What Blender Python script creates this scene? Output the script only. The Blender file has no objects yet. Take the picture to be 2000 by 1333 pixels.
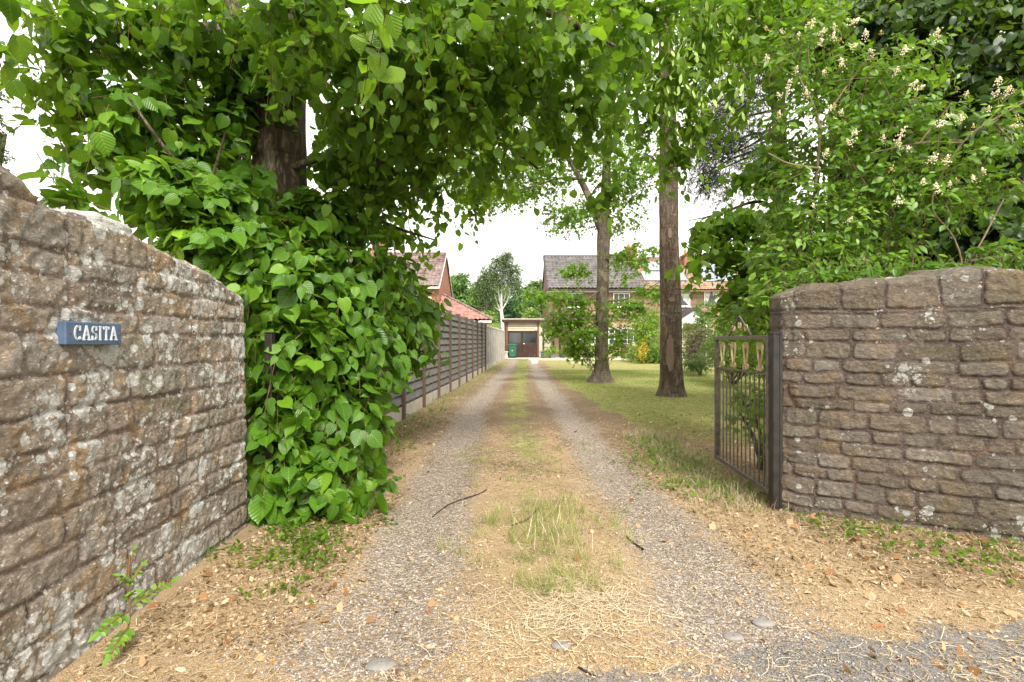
import bpy, math, random
import numpy as np
R = math.radians
rng = np.random.default_rng(7); random.seed(7)
S = bpy.context.scene
COL = S.collection
# ------------------------------------------------------------------ camera, world, sun, exposure
EYE = 1.25
cam = bpy.data.cameras.new('camera'); cam.lens = 18; cam.sensor_width = 36; cam.clip_end = 3000; cam.clip_start = 0.05
co = bpy.data.objects.new('camera', cam); COL.objects.link(co)
co.location = (0, 0, EYE); co.rotation_euler = (R(90), 0, 0); S.camera = co
S.render.resolution_x = 1024; S.render.resolution_y = 682
S.view_settings.view_transform = 'Standard'; S.view_settings.look = 'None'
S.view_settings.exposure = 1.45; S.view_settings.gamma = 1; S.view_settings.use_curve_mapping = False
SUN_EL, SUN_AZ = 44, 162          # degrees; azimuth clockwise from +Y: behind the camera, a little to the right
w = bpy.data.worlds.new('World'); S.world = w; w.use_nodes = True
wt = w.node_tree; wt.nodes.clear()
wo = wt.nodes.new('ShaderNodeOutputWorld'); bg = wt.nodes.new('ShaderNodeBackground')
sky = wt.nodes.new('ShaderNodeTexSky'); sky.sky_type = 'NISHITA'; sky.sun_disc = False
sky.sun_elevation = R(SUN_EL); sky.sun_rotation = R(SUN_AZ); sky.dust_density = 4; sky.ozone_density = 1
hs = wt.nodes.new('ShaderNodeHueSaturation'); hs.inputs['Saturation'].default_value = 0.22; hs.inputs['Value'].default_value = 1.0
tcw = wt.nodes.new('ShaderNodeTexCoord'); nzw = wt.nodes.new('ShaderNodeTexNoise'); nzw.inputs['Scale'].default_value = 2.2; nzw.inputs['Detail'].default_value = 5
mxw = wt.nodes.new('ShaderNodeMixRGB'); mxw.inputs[2].default_value = (8.0, 7.8, 7.35, 1)   # bright cloud cover
rpw = wt.nodes.new('ShaderNodeValToRGB'); rpw.color_ramp.elements[0].position = .2; rpw.color_ramp.elements[0].color = (.72,.72,.72,1); rpw.color_ramp.elements[1].position = .7
wt.links.new(tcw.outputs['Generated'], nzw.inputs['Vector']); wt.links.new(nzw.outputs['Fac'], rpw.inputs[0]); wt.links.new(rpw.outputs[0], mxw.inputs[0])
wt.links.new(sky.outputs[0], hs.inputs['Color']); wt.links.new(hs.outputs[0], mxw.inputs[1]); wt.links.new(mxw.outputs[0], bg.inputs['Color'])
bg.inputs['Strength'].default_value = 0.105; wt.links.new(bg.outputs[0], wo.inputs[0])
sl = bpy.data.lights.new('sun', 'SUN'); sl.energy = 2.2; sl.angle = R(16); sl.color = (1, .95, .87)
so = bpy.data.objects.new('sun', sl); COL.objects.link(so); so.rotation_euler = (R(90-SUN_EL), 0, R(-SUN_AZ + 180)); so.location = (0, -5, 20)

# ------------------------------------------------------------------ helpers
def P(x, y, d):                     # where the ray of a photo point (2000 px wide) is d metres deep
    return np.array(((x-1000)/1000*d, d, EYE-(y-667)/1000*d))
def _h(i, j, k, s):
    n = (i*374761393 + j*668265263 + k*2147483647 + s*1274126177) & 0xffffffff
    n = ((n ^ (n >> 13))*1274126177) & 0xffffffff
    return ((n ^ (n >> 16)) & 0xffff)/65535.0
def vnoise(p, s=0):
    p = np.asarray(p, float); f = np.floor(p); t = p-f; t = t*t*(3-2*t); f = f.astype(np.int64)
    o = 0
    for a in (0, 1):
        for b in (0, 1):
            for c in (0, 1):
                o = o + _h(f[..., 0]+a, f[..., 1]+b, f[..., 2]+c, s)*np.where(a, t[..., 0], 1-t[..., 0])*np.where(b, t[..., 1], 1-t[..., 1])*np.where(c, t[..., 2], 1-t[..., 2])
    return o
def fbm(x, y, z=0, sc=1, o=4, s=0):
    x, y, z = np.broadcast_arrays(np.asarray(x, float), np.asarray(y, float), np.asarray(z, float))
    p = np.stack([x, y, z], -1)*sc; r = 0; a = .5; tot = 0
    for k in range(o):
        r = r + a*vnoise(p+17.3*k, s+k); tot += a; a *= .5; p = p*2.03
    return r/tot - .5
def sm(a, b, x): t = np.clip((x-a)/(b-a), 0, 1); return t*t*(3-2*t)

def fast(name, V, F, mat, parent=None, smooth=False, attrs=None, loose=None):
    """F: list of (M,k) int arrays or one array"""
    if not isinstance(F, list): F = [F]
    F = [np.asarray(f) for f in F if len(f)]
    me = bpy.data.meshes.new(name); V = np.ascontiguousarray(V, dtype=np.float32)
    me.vertices.add(len(V)); me.vertices.foreach_set('co', V.ravel())
    idx = np.concatenate([f.ravel() for f in F]).astype(np.int32)
    tot = np.concatenate([np.full(len(f), f.shape[1]) for f in F]).astype(np.int32)
    st = np.concatenate([[0], np.cumsum(tot)[:-1]]).astype(np.int32)
    me.loops.add(len(idx)); me.loops.foreach_set('vertex_index', idx)
    me.polygons.add(len(tot)); me.polygons.foreach_set('loop_start', st); me.polygons.foreach_set('loop_total', tot)
    if smooth: me.polygons.foreach_set('use_smooth', np.ones(len(tot), bool))
    me.update(calc_edges=True)
    for an, arr in (attrs or {}).items():
        arr = np.ascontiguousarray(arr, dtype=np.float32)
        if arr.ndim == 1: a = me.attributes.new(an, 'FLOAT', 'POINT'); a.data.foreach_set('value', arr)
        elif arr.shape[1] == 3: a = me.attributes.new(an, 'FLOAT_VECTOR', 'POINT'); a.data.foreach_set('vector', arr.ravel())
        else: a = me.attributes.new(an, 'FLOAT_COLOR', 'POINT'); a.data.foreach_set('color', arr.ravel())
    me.materials.append(mat)
    o = bpy.data.objects.new(name, me); COL.objects.link(o)
    if parent: o.parent = parent
    return o
def tag(o, label=None, cat=None, group=None, kind=None):
    if label: o['label'] = label
    if cat: o['category'] = cat
    if group: o['group'] = group
    if kind: o['kind'] = kind
    return o
def empty(name, label, cat, loc=(0, 0, 0), rz=0, group=None):
    o = bpy.data.objects.new(name, None); COL.objects.link(o); o.location = loc; o.rotation_euler.z = rz
    o.empty_display_size = .2
    return tag(o, label, cat, group)
def wparent(o, p):                 # geometry given in world space under a placed Empty
    o.parent = p; T = np.array(p.location)
    if p.rotation_euler.z == 0: o.location = -p.location
    return o
class MB:
    def __init__(s): s.v = []; s.f = []
    def add(s, vs, fs):
        n = len(s.v); s.v += [tuple(map(float, v)) for v in vs]; s.f += [tuple(i+n for i in f) for f in fs]; return s
    def box(s, x0, x1, y0, y1, z0, z1, j=0):
        vs = [(x, y, z) for x in (x0, x1) for y in (y0, y1) for z in (z0, z1)]
        if j: vs = [tuple(c+random.uniform(-j, j) for c in v) for v in vs]
        return s.add(vs, [(0, 1, 3, 2), (4, 6, 7, 5), (0, 4, 5, 1), (2, 3, 7, 6), (0, 2, 6, 4), (1, 5, 7, 3)])
    def bar(s, p, q, w, h=None, up=(0, 0, 1)):
        h = h or w; p = np.array(p, float); q = np.array(q, float); d = q-p; d /= np.linalg.norm(d)
        u = np.array(up, float)
        if abs(d@u) > .95: u = np.array((0, 1., 0))
        a = np.cross(d, u); a /= np.linalg.norm(a); b = np.cross(a, d)
        vs = [e+a*w/2*i+b*h/2*k for e in (p, q) for i, k in ((-1, -1), (1, -1), (1, 1), (-1, 1))]
        return s.add(vs, [(0, 3, 2, 1), (4, 5, 6, 7), (0, 1, 5, 4), (1, 2, 6, 5), (2, 3, 7, 6), (3, 0, 4, 7)])
    def tube(s, pts, r, n=8, cap=True):
        pts = [np.array(p, float) for p in pts]; rs = r if hasattr(r, '__len__') else [r]*len(pts); b0 = len(s.v); ref = None
        for i, p in enumerate(pts):
            d = pts[min(i+1, len(pts)-1)]-pts[max(i-1, 0)]; d /= np.linalg.norm(d)+1e-9
            if ref is None: ref = np.array((0, 0, 1.)) if abs(d[2]) < .9 else np.array((1., 0, 0))
            a = np.cross(d, ref); a /= np.linalg.norm(a)+1e-9; b = np.cross(a, d); ref = b
            for k in range(n):
                t = 2*math.pi*k/n; s.v.append(tuple(p+rs[i]*(a*math.cos(t)+b*math.sin(t))))
        for i in range(len(pts)-1):
            for k in range(n): s.f.append((b0+i*n+k, b0+i*n+(k+1) % n, b0+(i+1)*n+(k+1) % n, b0+(i+1)*n+k))
        if cap: s.f.append(tuple(b0+k for k in range(n))[::-1]); s.f.append(tuple(b0+(len(pts)-1)*n+k for k in range(n)))
        return s
    def lathe(s, prof, n=16, c=(0, 0, 0)):
        return s.tube([(c[0], c[1], c[2]+z) for r, z in prof], [r for r, z in prof], n)
    def prism(s, poly, axis, a, b):      # poly of 2D points, extruded along axis from a to b
        def mk(p, t): return {0: (t, p[0], p[1]), 1: (p[0], t, p[1]), 2: (p[0], p[1], t)}[axis]
        n = len(poly); vs = [mk(p, a) for p in poly]+[mk(p, b) for p in poly]
        return s.add(vs, [tuple(range(n))[::-1], tuple(range(n, 2*n))]+[(i, (i+1) % n, n+(i+1) % n, n+i) for i in range(n)])
    def build(s, name, mat, parent=None, smooth=False, bevel=0):
        me = bpy.data.meshes.new(name); me.from_pydata(s.v, [], s.f); me.materials.append(mat)
        import bmesh
        bm = bmesh.new(); bm.from_mesh(me); bmesh.ops.recalc_face_normals(bm, faces=bm.faces)
        if bevel: bmesh.ops.bevel(bm, geom=bm.edges[:], offset=bevel, segments=1, affect='EDGES')
        bm.to_mesh(me); bm.free()
        if smooth: me.polygons.foreach_set('use_smooth', np.ones(len(me.polygons), bool))
        o = bpy.data.objects.new(name, me); COL.objects.link(o)
        if parent: wparent(o, parent)
        return o

# ------------------------------------------------------------------ materials
class NM:
    def __init__(s, name):
        s.m = bpy.data.materials.new(name); s.m.use_nodes = True; s.t = s.m.node_tree; s.t.nodes.clear()
        s.out = s.n('OutputMaterial')
    def n(s, typ, **k):
        nd = s.t.nodes.new('ShaderNode'+typ)
        for a, v in k.items(): setattr(nd, a, v)
        return nd
    def set(s, sock, v):
        if isinstance(v, bpy.types.NodeSocket): s.t.links.new(v, sock)
        elif isinstance(v, (tuple, list)) and len(v) == 3 and sock.type == 'RGBA': sock.default_value = (*v, 1)
        else: sock.default_value = v
    def coord(s, sc=(1, 1, 1), kind='Object'):
        c = s.n('TexCoord'); mp = s.n('Mapping'); s.set(mp.inputs[0], c.outputs[kind]); mp.inputs['Scale'].default_value = sc; return mp.outputs[0]
    def noise(s, scale, detail=5, vec=None, rough=.55, dist=0):
        nd = s.n('TexNoise'); nd.inputs['Scale'].default_value = scale; nd.inputs['Detail'].default_value = detail; nd.inputs['Roughness'].default_value = rough; nd.inputs['Distortion'].default_value = dist
        s.set(nd.inputs['Vector'], vec if vec is not None else s.coord()); return nd.outputs['Fac']
    def voro(s, scale, vec=None, out='Distance', feature='F1'):
        nd = s.n('TexVoronoi', feature=feature); nd.inputs['Scale'].default_value = scale
        s.set(nd.inputs['Vector'], vec if vec is not None else s.coord()); return nd.outputs[out]
    def ramp(s, fac, *stops):
        nd = s.n('ValToRGB'); e = nd.color_ramp.elements
        while len(e) < len(stops): e.new(.5)
        for i, (p, c) in enumerate(stops):
            e[i].position = p; e[i].color = (c, c, c, 1) if not hasattr(c, '__len__') else (*c, 1)
        s.set(nd.inputs[0], fac); return nd.outputs[0]
    def mix(s, f, a, b, typ='MIX'):
        nd = s.n('MixRGB', blend_type=typ); s.set(nd.inputs[0], f); s.set(nd.inputs[1], a); s.set(nd.inputs[2], b); return nd.outputs[0]
    def math(s, op, a, b=0, clamp=False):
        nd = s.n('Math', operation=op, use_clamp=clamp); s.set(nd.inputs[0], a); s.set(nd.inputs[1], b); return nd.outputs[0]
    def attr(s, name, out='Fac'):
        nd = s.n('Attribute'); nd.attribute_name = name; return nd.outputs[out]
    def sep(s, v):
        nd = s.n('SeparateXYZ'); s.set(nd.inputs[0], v); return nd.outputs
    def bump(s, h, dist=.01, strength=1, nrm=None):
        nd = s.n('Bump'); nd.inputs['Strength'].default_value = strength; nd.inputs['Distance'].default_value = dist; s.set(nd.inputs['Height'], h)
        if nrm is not None: s.set(nd.inputs['Normal'], nrm)
        return nd.outputs[0]
    def bsdf(s, col, rough=.8, nrm=None, metal=0, spec=.3, link=True):
        b = s.n('BsdfPrincipled'); s.set(b.inputs['Base Color'], col); s.set(b.inputs['Roughness'], rough); b.inputs['Metallic'].default_value = metal
        b.inputs['Specular IOR Level'].default_value = spec
        if nrm is not None: s.set(b.inputs['Normal'], nrm)
        if link: s.t.links.new(b.outputs[0], s.out.inputs[0])
        return b.outputs[0]
def simple(name, c1, c2=None, scale=8, rough=.7, bump=.003, metal=0, spec=.3, sc=(1, 1, 1), detail=6):
    m = NM(name); c2 = c2 or tuple(x*.7 for x in c1); v = m.coord(sc); f = m.noise(scale, detail, v)
    c = m.ramp(f, (.35, c1), (.65, c2)); m.bsdf(c, rough, m.bump(m.noise(scale*6, 4, v), bump) if bump else None, metal, spec); return m.m
def leafmat(name, dark, mid, light, trans=.42, rough=.42, vein=True):
    m = NM(name); a = m.attr('luv', 'Vector'); o = m.sep(a)
    c = m.ramp(o[2], (0, dark), (.5, mid), (.9, light), (1, tuple(min(1, q*1.25) for q in light)))
    nz = m.noise(25, 3); c = m.mix(m.math('MULTIPLY', nz, .35), c, mid)
    nr = None
    if vein:
        ax = m.math('ABSOLUTE', o[0]); t = m.math('SUBTRACT', o[1], m.math('MULTIPLY', ax, .75)); sn = m.math('SINE', m.math('MULTIPLY', t, 38))
        vl = m.ramp(sn, (.86, 0), (1, 1)); mid_ = m.ramp(ax, (0, 1), (.035, 0)); vv = m.math('MAXIMUM', m.math('MULTIPLY', vl, .55), mid_)
        c = m.mix(m.math('MULTIPLY', vv, .22), c, tuple(min(1, q*1.9+.02) for q in light))
        nr = m.bump(m.math('ADD', m.math('MULTIPLY', sn, .5), m.math('MULTIPLY', nz, .8)), .0025, .6)
    b = m.bsdf(c, rough, nr, spec=.38, link=False)
    tr = m.n('BsdfTranslucent'); m.set(tr.inputs[0], m.mix(.4, c, (.30, .52, .02), 'MIX'))
    ms = m.n('MixShader'); ms.inputs[0].default_value = trans; m.t.links.new(b, ms.inputs[1]); m.t.links.new(tr.outputs[0], ms.inputs[2]); m.t.links.new(ms.outputs[0], m.out.inputs[0])
    return m.m
ML = {}
ML['lime'] = leafmat('lime_leaf', (.022, .066, .007), (.080, .175, .011), (.21, .35, .018), trans=.55)
ML['shoot'] = leafmat('shoot_leaf', (.028, .085, .007), (.082, .195, .012), (.21, .37, .02), trans=.3, rough=.36)
ML['maple'] = leafmat('maple_leaf', (.05, .14, .012), (.12, .26, .016), (.25, .42, .03), trans=.5, vein=False)
ML['privet'] = leafmat('privet_leaf', (.035, .10, .008), (.11, .235, .015), (.25, .41, .03), trans=.35, vein=False)
ML['ivy'] = leafmat('dark_leaf', (.014, .036, .006), (.038, .085, .010), (.10, .18, .018), trans=.3, vein=False)
ML['far'] = leafmat('far_leaf', (.05, .12, .03), (.11, .22, .05), (.22, .36, .09), trans=.3, rough=.8, vein=False)
ML['fardark'] = leafmat('far_dark_leaf', (.02, .07, .03), (.05, .13, .05), (.1, .2, .07), trans=.2, rough=.8, vein=False)
ML['bamboo'] = leafmat('pale_leaf', (.16, .28, .05), (.27, .42, .09), (.42, .55, .16), trans=.3, rough=.7, vein=False)
ML['birch'] = leafmat('birch_leaf', (.05, .11, .04), (.10, .18, .06), (.18, .28, .1), trans=.3, rough=.7, vein=False)
ML['purple'] = leafmat('purple_leaf', (.03, .022, .02), (.07, .05, .04), (.13, .11, .07), trans=.2, vein=False)
ML['needle'] = leafmat('pine_needle', (.008, .02, .012), (.015, .035, .02), (.03, .06, .03), trans=.1, vein=False)
ML['grass'] = leafmat('grass_blade', (.09, .15, .03), (.21, .26, .06), (.44, .41, .18), trans=.3, vein=False)
ML['straw'] = leafmat('straw_strand', (.30, .21, .12), (.52, .41, .27), (.76, .68, .52), trans=.15, rough=.7, vein=False)
ML['litter'] = leafmat('litter_flake', (.13, .08, .045), (.38, .255, .135), (.62, .49, .33), trans=.15, rough=.8, vein=False)
def barkmat(name, c1, c2, c3, vs=.25, bump=.02):
    m = NM(name); v = m.coord((1, 1, vs)); a = m.noise(9, 8, v, .65); b = m.noise(2.2, 4, m.coord(), dist=.5)
    c = m.mix(m.ramp(b, (.45, 0), (.62, 1)), m.ramp(a, (.35, c2), (.6, c1)), c3)
    cr = m.ramp(m.noise(20, 7, v, .7, 1.2), (.42, 0), (.56, 1)); hz = m.ramp(m.noise(5, 5, m.coord((.5, .5, 5))), (.58, 0), (.66, 1))
    c = m.mix(m.math('MULTIPLY', m.math('SUBTRACT', 1, cr), .7), c, tuple(q*.4 for q in c2)); c = m.mix(m.math('MULTIPLY', hz, .5), c, tuple(q*.5 for q in c2))
    m.bsdf(c, .9, m.bump(m.math('ADD', a, m.math('SUBTRACT', m.math('MULTIPLY', cr, .6), m.math('MULTIPLY', hz, .5))), bump), spec=.15); return m.m
M_ = {}
M_['bark'] = barkmat('bark_brown', (.175, .13, .088), (.09, .064, .045), (.195, .165, .12))
M_['barkgrey'] = barkmat('bark_grey', (.19, .155, .11), (.10, .08, .058), (.25, .21, .145), vs=.2, bump=.012)
M_['barkdark'] = simple('bark_dark', (.07, .045, .03), (.03, .02, .015), 12, .95, .01)
M_['twig'] = simple('twig_bark', (.20, .12, .05), (.10, .06, .03), 20, .8, .002)
M_['stem'] = simple('shrub_stem', (.27, .20, .12), (.17, .12, .08), 20, .8, .002)
M_['white_bark'] = simple('birch_bark', (.75, .73, .68), (.35, .33, .3), 3, .8, .002)
M_['black'] = simple('black_metal_paint', (.010, .010, .011), (.028, .022, .018), 14, .45, .0015, spec=.5)
M_['gatemetal'] = simple('weathered_gate_metal', (.07, .065, .06), (.17, .13, .10), 22, .5, .001, spec=.5)
M_['gold'] = simple('gold_paint', (.60, .47, .25), (.40, .31, .17), 18, .5, .001, spec=.5)
M_['rust'] = simple('rusty_metal', (.20, .12, .08), (.10, .07, .06), 30, .7, .002)
M_['signblue'] = simple('blue_sign_paint', (.05, .085, .15), (.085, .125, .19), 16, .55, .0006)
M_['signwhite'] = simple('white_sign_paint', (.60, .62, .63), (.48, .51, .54), 60, .6, .0005)
M_['postwood'] = simple('brown_post_wood', (.12, .078, .058), (.08, .052, .04), 6, .8, .003, sc=(1, 1, .15))
M_['concrete'] = simple('concrete', (.42, .38, .31), (.30, .27, .22), 4, .9, .003)
M_['cream'] = simple('cream_cladding', (.50, .45, .33), (.42, .37, .27), 1.5, .7, .001)
M_['brownwood'] = simple('dark_brown_wood', (.035, .016, .012), (.06, .03, .02), 3, .55, .002)
M_['brownframe'] = simple('brown_frame', (.20, .12, .075), (.13, .075, .05), 3, .8, .002)
M_['whitepaint'] = simple('white_frame', (.80, .80, .78), (.70, .70, .68), 2, .5, 0)
M_['lead'] = simple('dark_gutter', (.05, .045, .05), (.035, .03, .035), 3, .5, 0)
M_['bingreen'] = simple('green_plastic', (.02, .10, .055), (.03, .13, .07), 3, .5, .001)
M_['bindark'] = simple('dark_plastic', (.035, .045, .06), (.05, .06, .075), 3, .5, .001)
M_['terracotta'] = simple('terracotta', (.55, .19, .07), (.45, .15, .06), 6, .8, .001)
M_['bluepot'] = simple('blue_glaze', (.02, .05, .3), (.02, .04, .2), 6, .3, 0)
M_['rubber'] = simple('black_rubber', (.02, .02, .02), (.03, .03, .03), 6, .8, 0)
M_['stonepale'] = simple('pale_stone', (.50, .45, .36), (.38, .34, .28), 8, .9, .004)
M_['greystone'] = simple('grey_stone', (.17, .16, .15), (.26, .24, .22), 9, .85, .004)
M_['petal_white'] = simple('cream_petal', (.85, .80, .62), (.72, .60, .36), 20, .8, 0)
M_['petal_yellow'] = simple('yellow_petal', (.80, .50, .03), (.70, .36, .02), 20, .8, 0)
M_['petal_orange'] = simple('orange_petal', (.85, .36, .12), (.85, .6, .3), 20, .8, 0)
M_['petal_purple'] = simple('purple_petal', (.30, .02, .24), (.20, .02, .3), 20, .8, 0)
M_['curtain'] = simple('net_curtain', (.55, .57, .55), (.4, .42, .4), 3, .9, 0)
m = NM('window_glass'); m.bsdf(m.ramp(m.noise(.8, 2), (.4, (.02, .025, .025)), (.7, (.07, .08, .08))), .08, spec=.6); M_['glass'] = m.m
m = NM('solar_sky_sheen'); m.bsdf((.22, .25, .30), .2, spec=.6); M_['solar'] = m.m  # light grey-blue base colour carries the sky's reflection, on top of real gloss
m = NM('fence_slat'); v = m.coord((1, 1, 8)); a = m.noise(3, 6, v); g = m.noise(1.3, 3)
m.bsdf(m.mix(m.ramp(g, (.4, 0), (.7, .6)), m.ramp(a, (.35, (.10, .10, .095)), (.65, (.17, .165, .155))), (.17, .16, .135)), .85, m.bump(a, .0015), spec=.2); M_['slat'] = m.m
M_['slatshade'] = simple('shade_dark_back_slat', (.03, .024, .02), (.045, .035, .03), 5, .9, .002)  # near-black colour puts shade into the open weave notches
m = NM('fence_board'); v = m.coord((8, 8, 1)); a = m.noise(3, 5, v); m.bsdf(m.ramp(a, (.35, (.22, .215, .21)), (.65, (.34, .33, .32))), .85, m.bump(a, .004)); M_['board'] = m.m
def brickmat(name, a, b, mort):
    m = NM(name); c = m.n('TexCoord'); s = m.sep(c.outputs['Object']); cb = m.n('CombineXYZ'); m.set(cb.inputs[0], m.math('ADD', s[0], s[1])); m.set(cb.inputs[1], s[2])
    br = m.n('TexBrick'); m.set(br.inputs['Vector'], cb.outputs[0]); m.set(br.inputs['Color1'], a); m.set(br.inputs['Color2'], b); m.set(br.inputs['Mortar'], mort)
    br.inputs['Scale'].default_value = 1; br.inputs['Brick Width'].default_value = .225; br.inputs['Row Height'].default_value = .075; br.inputs['Mortar Size'].default_value = .008; br.inputs['Bias'].default_value = -.1
    nz = m.noise(1.2, 4, m.coord()); c2 = m.mix(m.math('MULTIPLY', nz, .4), br.outputs['Color'], tuple(q*.6 for q in b))
    m.bsdf(c2, .9, m.bump(br.outputs['Fac'], -.006), spec=.15); return m.m
M_['brick'] = brickmat('brown_brick', (.27, .15, .10), (.18, .10, .075), (.36, .30, .25))
M_['brickred'] = brickmat('red_brick', (.36, .14, .08), (.27, .10, .06), (.36, .28, .22))
M_['brickpale'] = brickmat('pale_brick', (.50, .36, .22), (.44, .30, .19), (.50, .42, .32))
def tilemat(name, a, b, c, sc=1.5):
    m = NM(name); v = m.voro(3.2, m.coord(), 'Color'); s = m.sep(v); col = m.ramp(s[0], (.1, a), (.5, b), (.9, c)); m.bsdf(m.mix(m.ramp(m.noise(sc, 6), (.42, 0), (.68, .7)), col, c), .75, m.bump(m.noise(20, 3), .004)); return m.m
M_['tilegrey'] = tilemat('grey_roof_tile', (.08, .072, .072), (.11, .10, .10), (.17, .155, .155))
M_['tilebrown'] = tilemat('brown_roof_tile', (.14, .08, .05), (.23, .14, .09), (.32, .23, .16))
M_['tilemauve'] = tilemat('weathered_red_tile', (.10, .06, .055), (.155, .10, .09), (.25, .19, .17))
M_['tilered'] = tilemat('pink_red_tile', (.22, .095, .075), (.27, .13, .105), (.33, .20, .17))

# stone wall: attribute 'st' = (stone tint, mortar mask, dark crack line)
def wallmat(name, lich, warm, orange, m1, m2, dk=1):
    m = NM(name); a = m.attr('st', 'Vector'); s = m.sep(a)
    st = m.ramp(s[0], (0, (.125, .11, .09)), (.25, (.20, .17, .135)), (.5, (.27, .225, .175)), (.75, (.20, .19, .17)), (1, (.34, .31, .275)))
    n1 = m.noise(14, 8); n2 = m.noise(70, 5); n3 = m.noise(3.2, 5, dist=.4)
    st = m.mix(m.ramp(n1, (.35, .55), (.62, 0)), st, (.095, .08, .06)); st = m.mix(m.ramp(n2, (.42, 0), (.75, .6)), st, (.38, .32, .25))
    st = m.mix(m.ramp(m.noise(2.4, 4, dist=.6), (.5, 0), (.66, .35)), st, (.13, .13, .06))
    st = m.mix(1, st, (dk, dk*(1.0 if dk > 1 else .975), dk*(1.02 if dk > 1 else .95)), 'MULTIPLY')
    mo = m.ramp(n2, (.3, m1), (.7, m2))
    c = m.mix(s[1], st, mo)
    c = m.mix(m.math('MULTIPLY', s[2], .75 if dk < 1 else .6), c, (.06, .045, .038))
    c = m.mix(m.ramp(n3, (.42, 0), (.7, warm)), c, (.42, .32, .25))
    o1 = m.math('MULTIPLY', m.ramp(m.noise(5.5, 5, dist=.8), (.52, 0), (.62, 1)), m.ramp(m.noise(160, 3), (.42, 0), (.56, 1)))
    c = m.mix(m.math('MULTIPLY', o1, orange), c, (.60, .33, .09))
    # lichen: clustered round blotches with eaten edges
    w = m.n('VectorMath', operation='ADD'); cc = m.coord(); nn = m.n('TexNoise'); nn.inputs['Scale'].default_value = 26; nn.inputs['Detail'].default_value = 4; m.set(nn.inputs['Vector'], cc)
    sc = m.n('VectorMath', operation='SCALE'); m.set(sc.inputs[0], nn.outputs['Color']); sc.inputs['Scale'].default_value = .035; m.set(w.inputs[0], cc); m.set(w.inputs[1], sc.outputs[0])
    cl = m.ramp(m.noise(3.6, 5, dist=.4), (.15, 0), (.85, 1))
    def blot(scale, rad, thr):
        vv = m.n('TexVoronoi'); vv.inputs['Scale'].default_value = scale; m.set(vv.inputs['Vector'], w.outputs[0]); rnd = m.sep(vv.outputs['Color'])
        rr = m.math('MULTIPLY', m.math('SUBTRACT', m.math('ADD', m.math('MULTIPLY', rnd[0], .6), m.math('MULTIPLY', cl, 1.25)), m.math('ADD', thr, .08)), rad)
        return m.ramp(m.math('SUBTRACT', rr, vv.outputs['Distance']), (0, 0), (.045, 1))
    L = m.math('MAXIMUM', m.math('MAXIMUM', blot(11, 1.2, .98-lich), blot(24, 1.3, 1.0-lich)), blot(60, 1.4, 1.06-lich))
    c = m.mix(m.math('MULTIPLY', L, .93), c, m.ramp(n2, (.3, (.36, .35, .31) if dk < 1 else (.58, .56, .51)), (.6, (.60, .59, .55) if dk < 1 else (.80, .79, .75))))
    n5 = m.ramp(m.noise(38, 9, m.coord((1, 1, 1.6)), .72, .8), (.40, 0), (.60, 1))
    c = m.mix(m.math('MULTIPLY', m.math("SUBTRACT", 1, n5), .34 if dk < 1 else .22), c, (.07, .058, .048))
    h = m.math('ADD', m.math('MULTIPLY', n1, .9), m.math('ADD', m.math('MULTIPLY', n5, .5), m.math('ADD', m.math('MULTIPLY', n2, .4), m.math('MULTIPLY', L, .12))))
    m.bsdf(c, .93, m.bump(h, .016), spec=.12); return m.m
M_['wallL'] = wallmat('lichened_stone', .25, .40, .50, (.20, .155, .13), (.46, .37, .31), 1.75)
M_['wallR'] = wallmat('grey_brown_stone', .02, .10, .2, (.10, .078, .068), (.235, .18, .155), .98)

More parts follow.
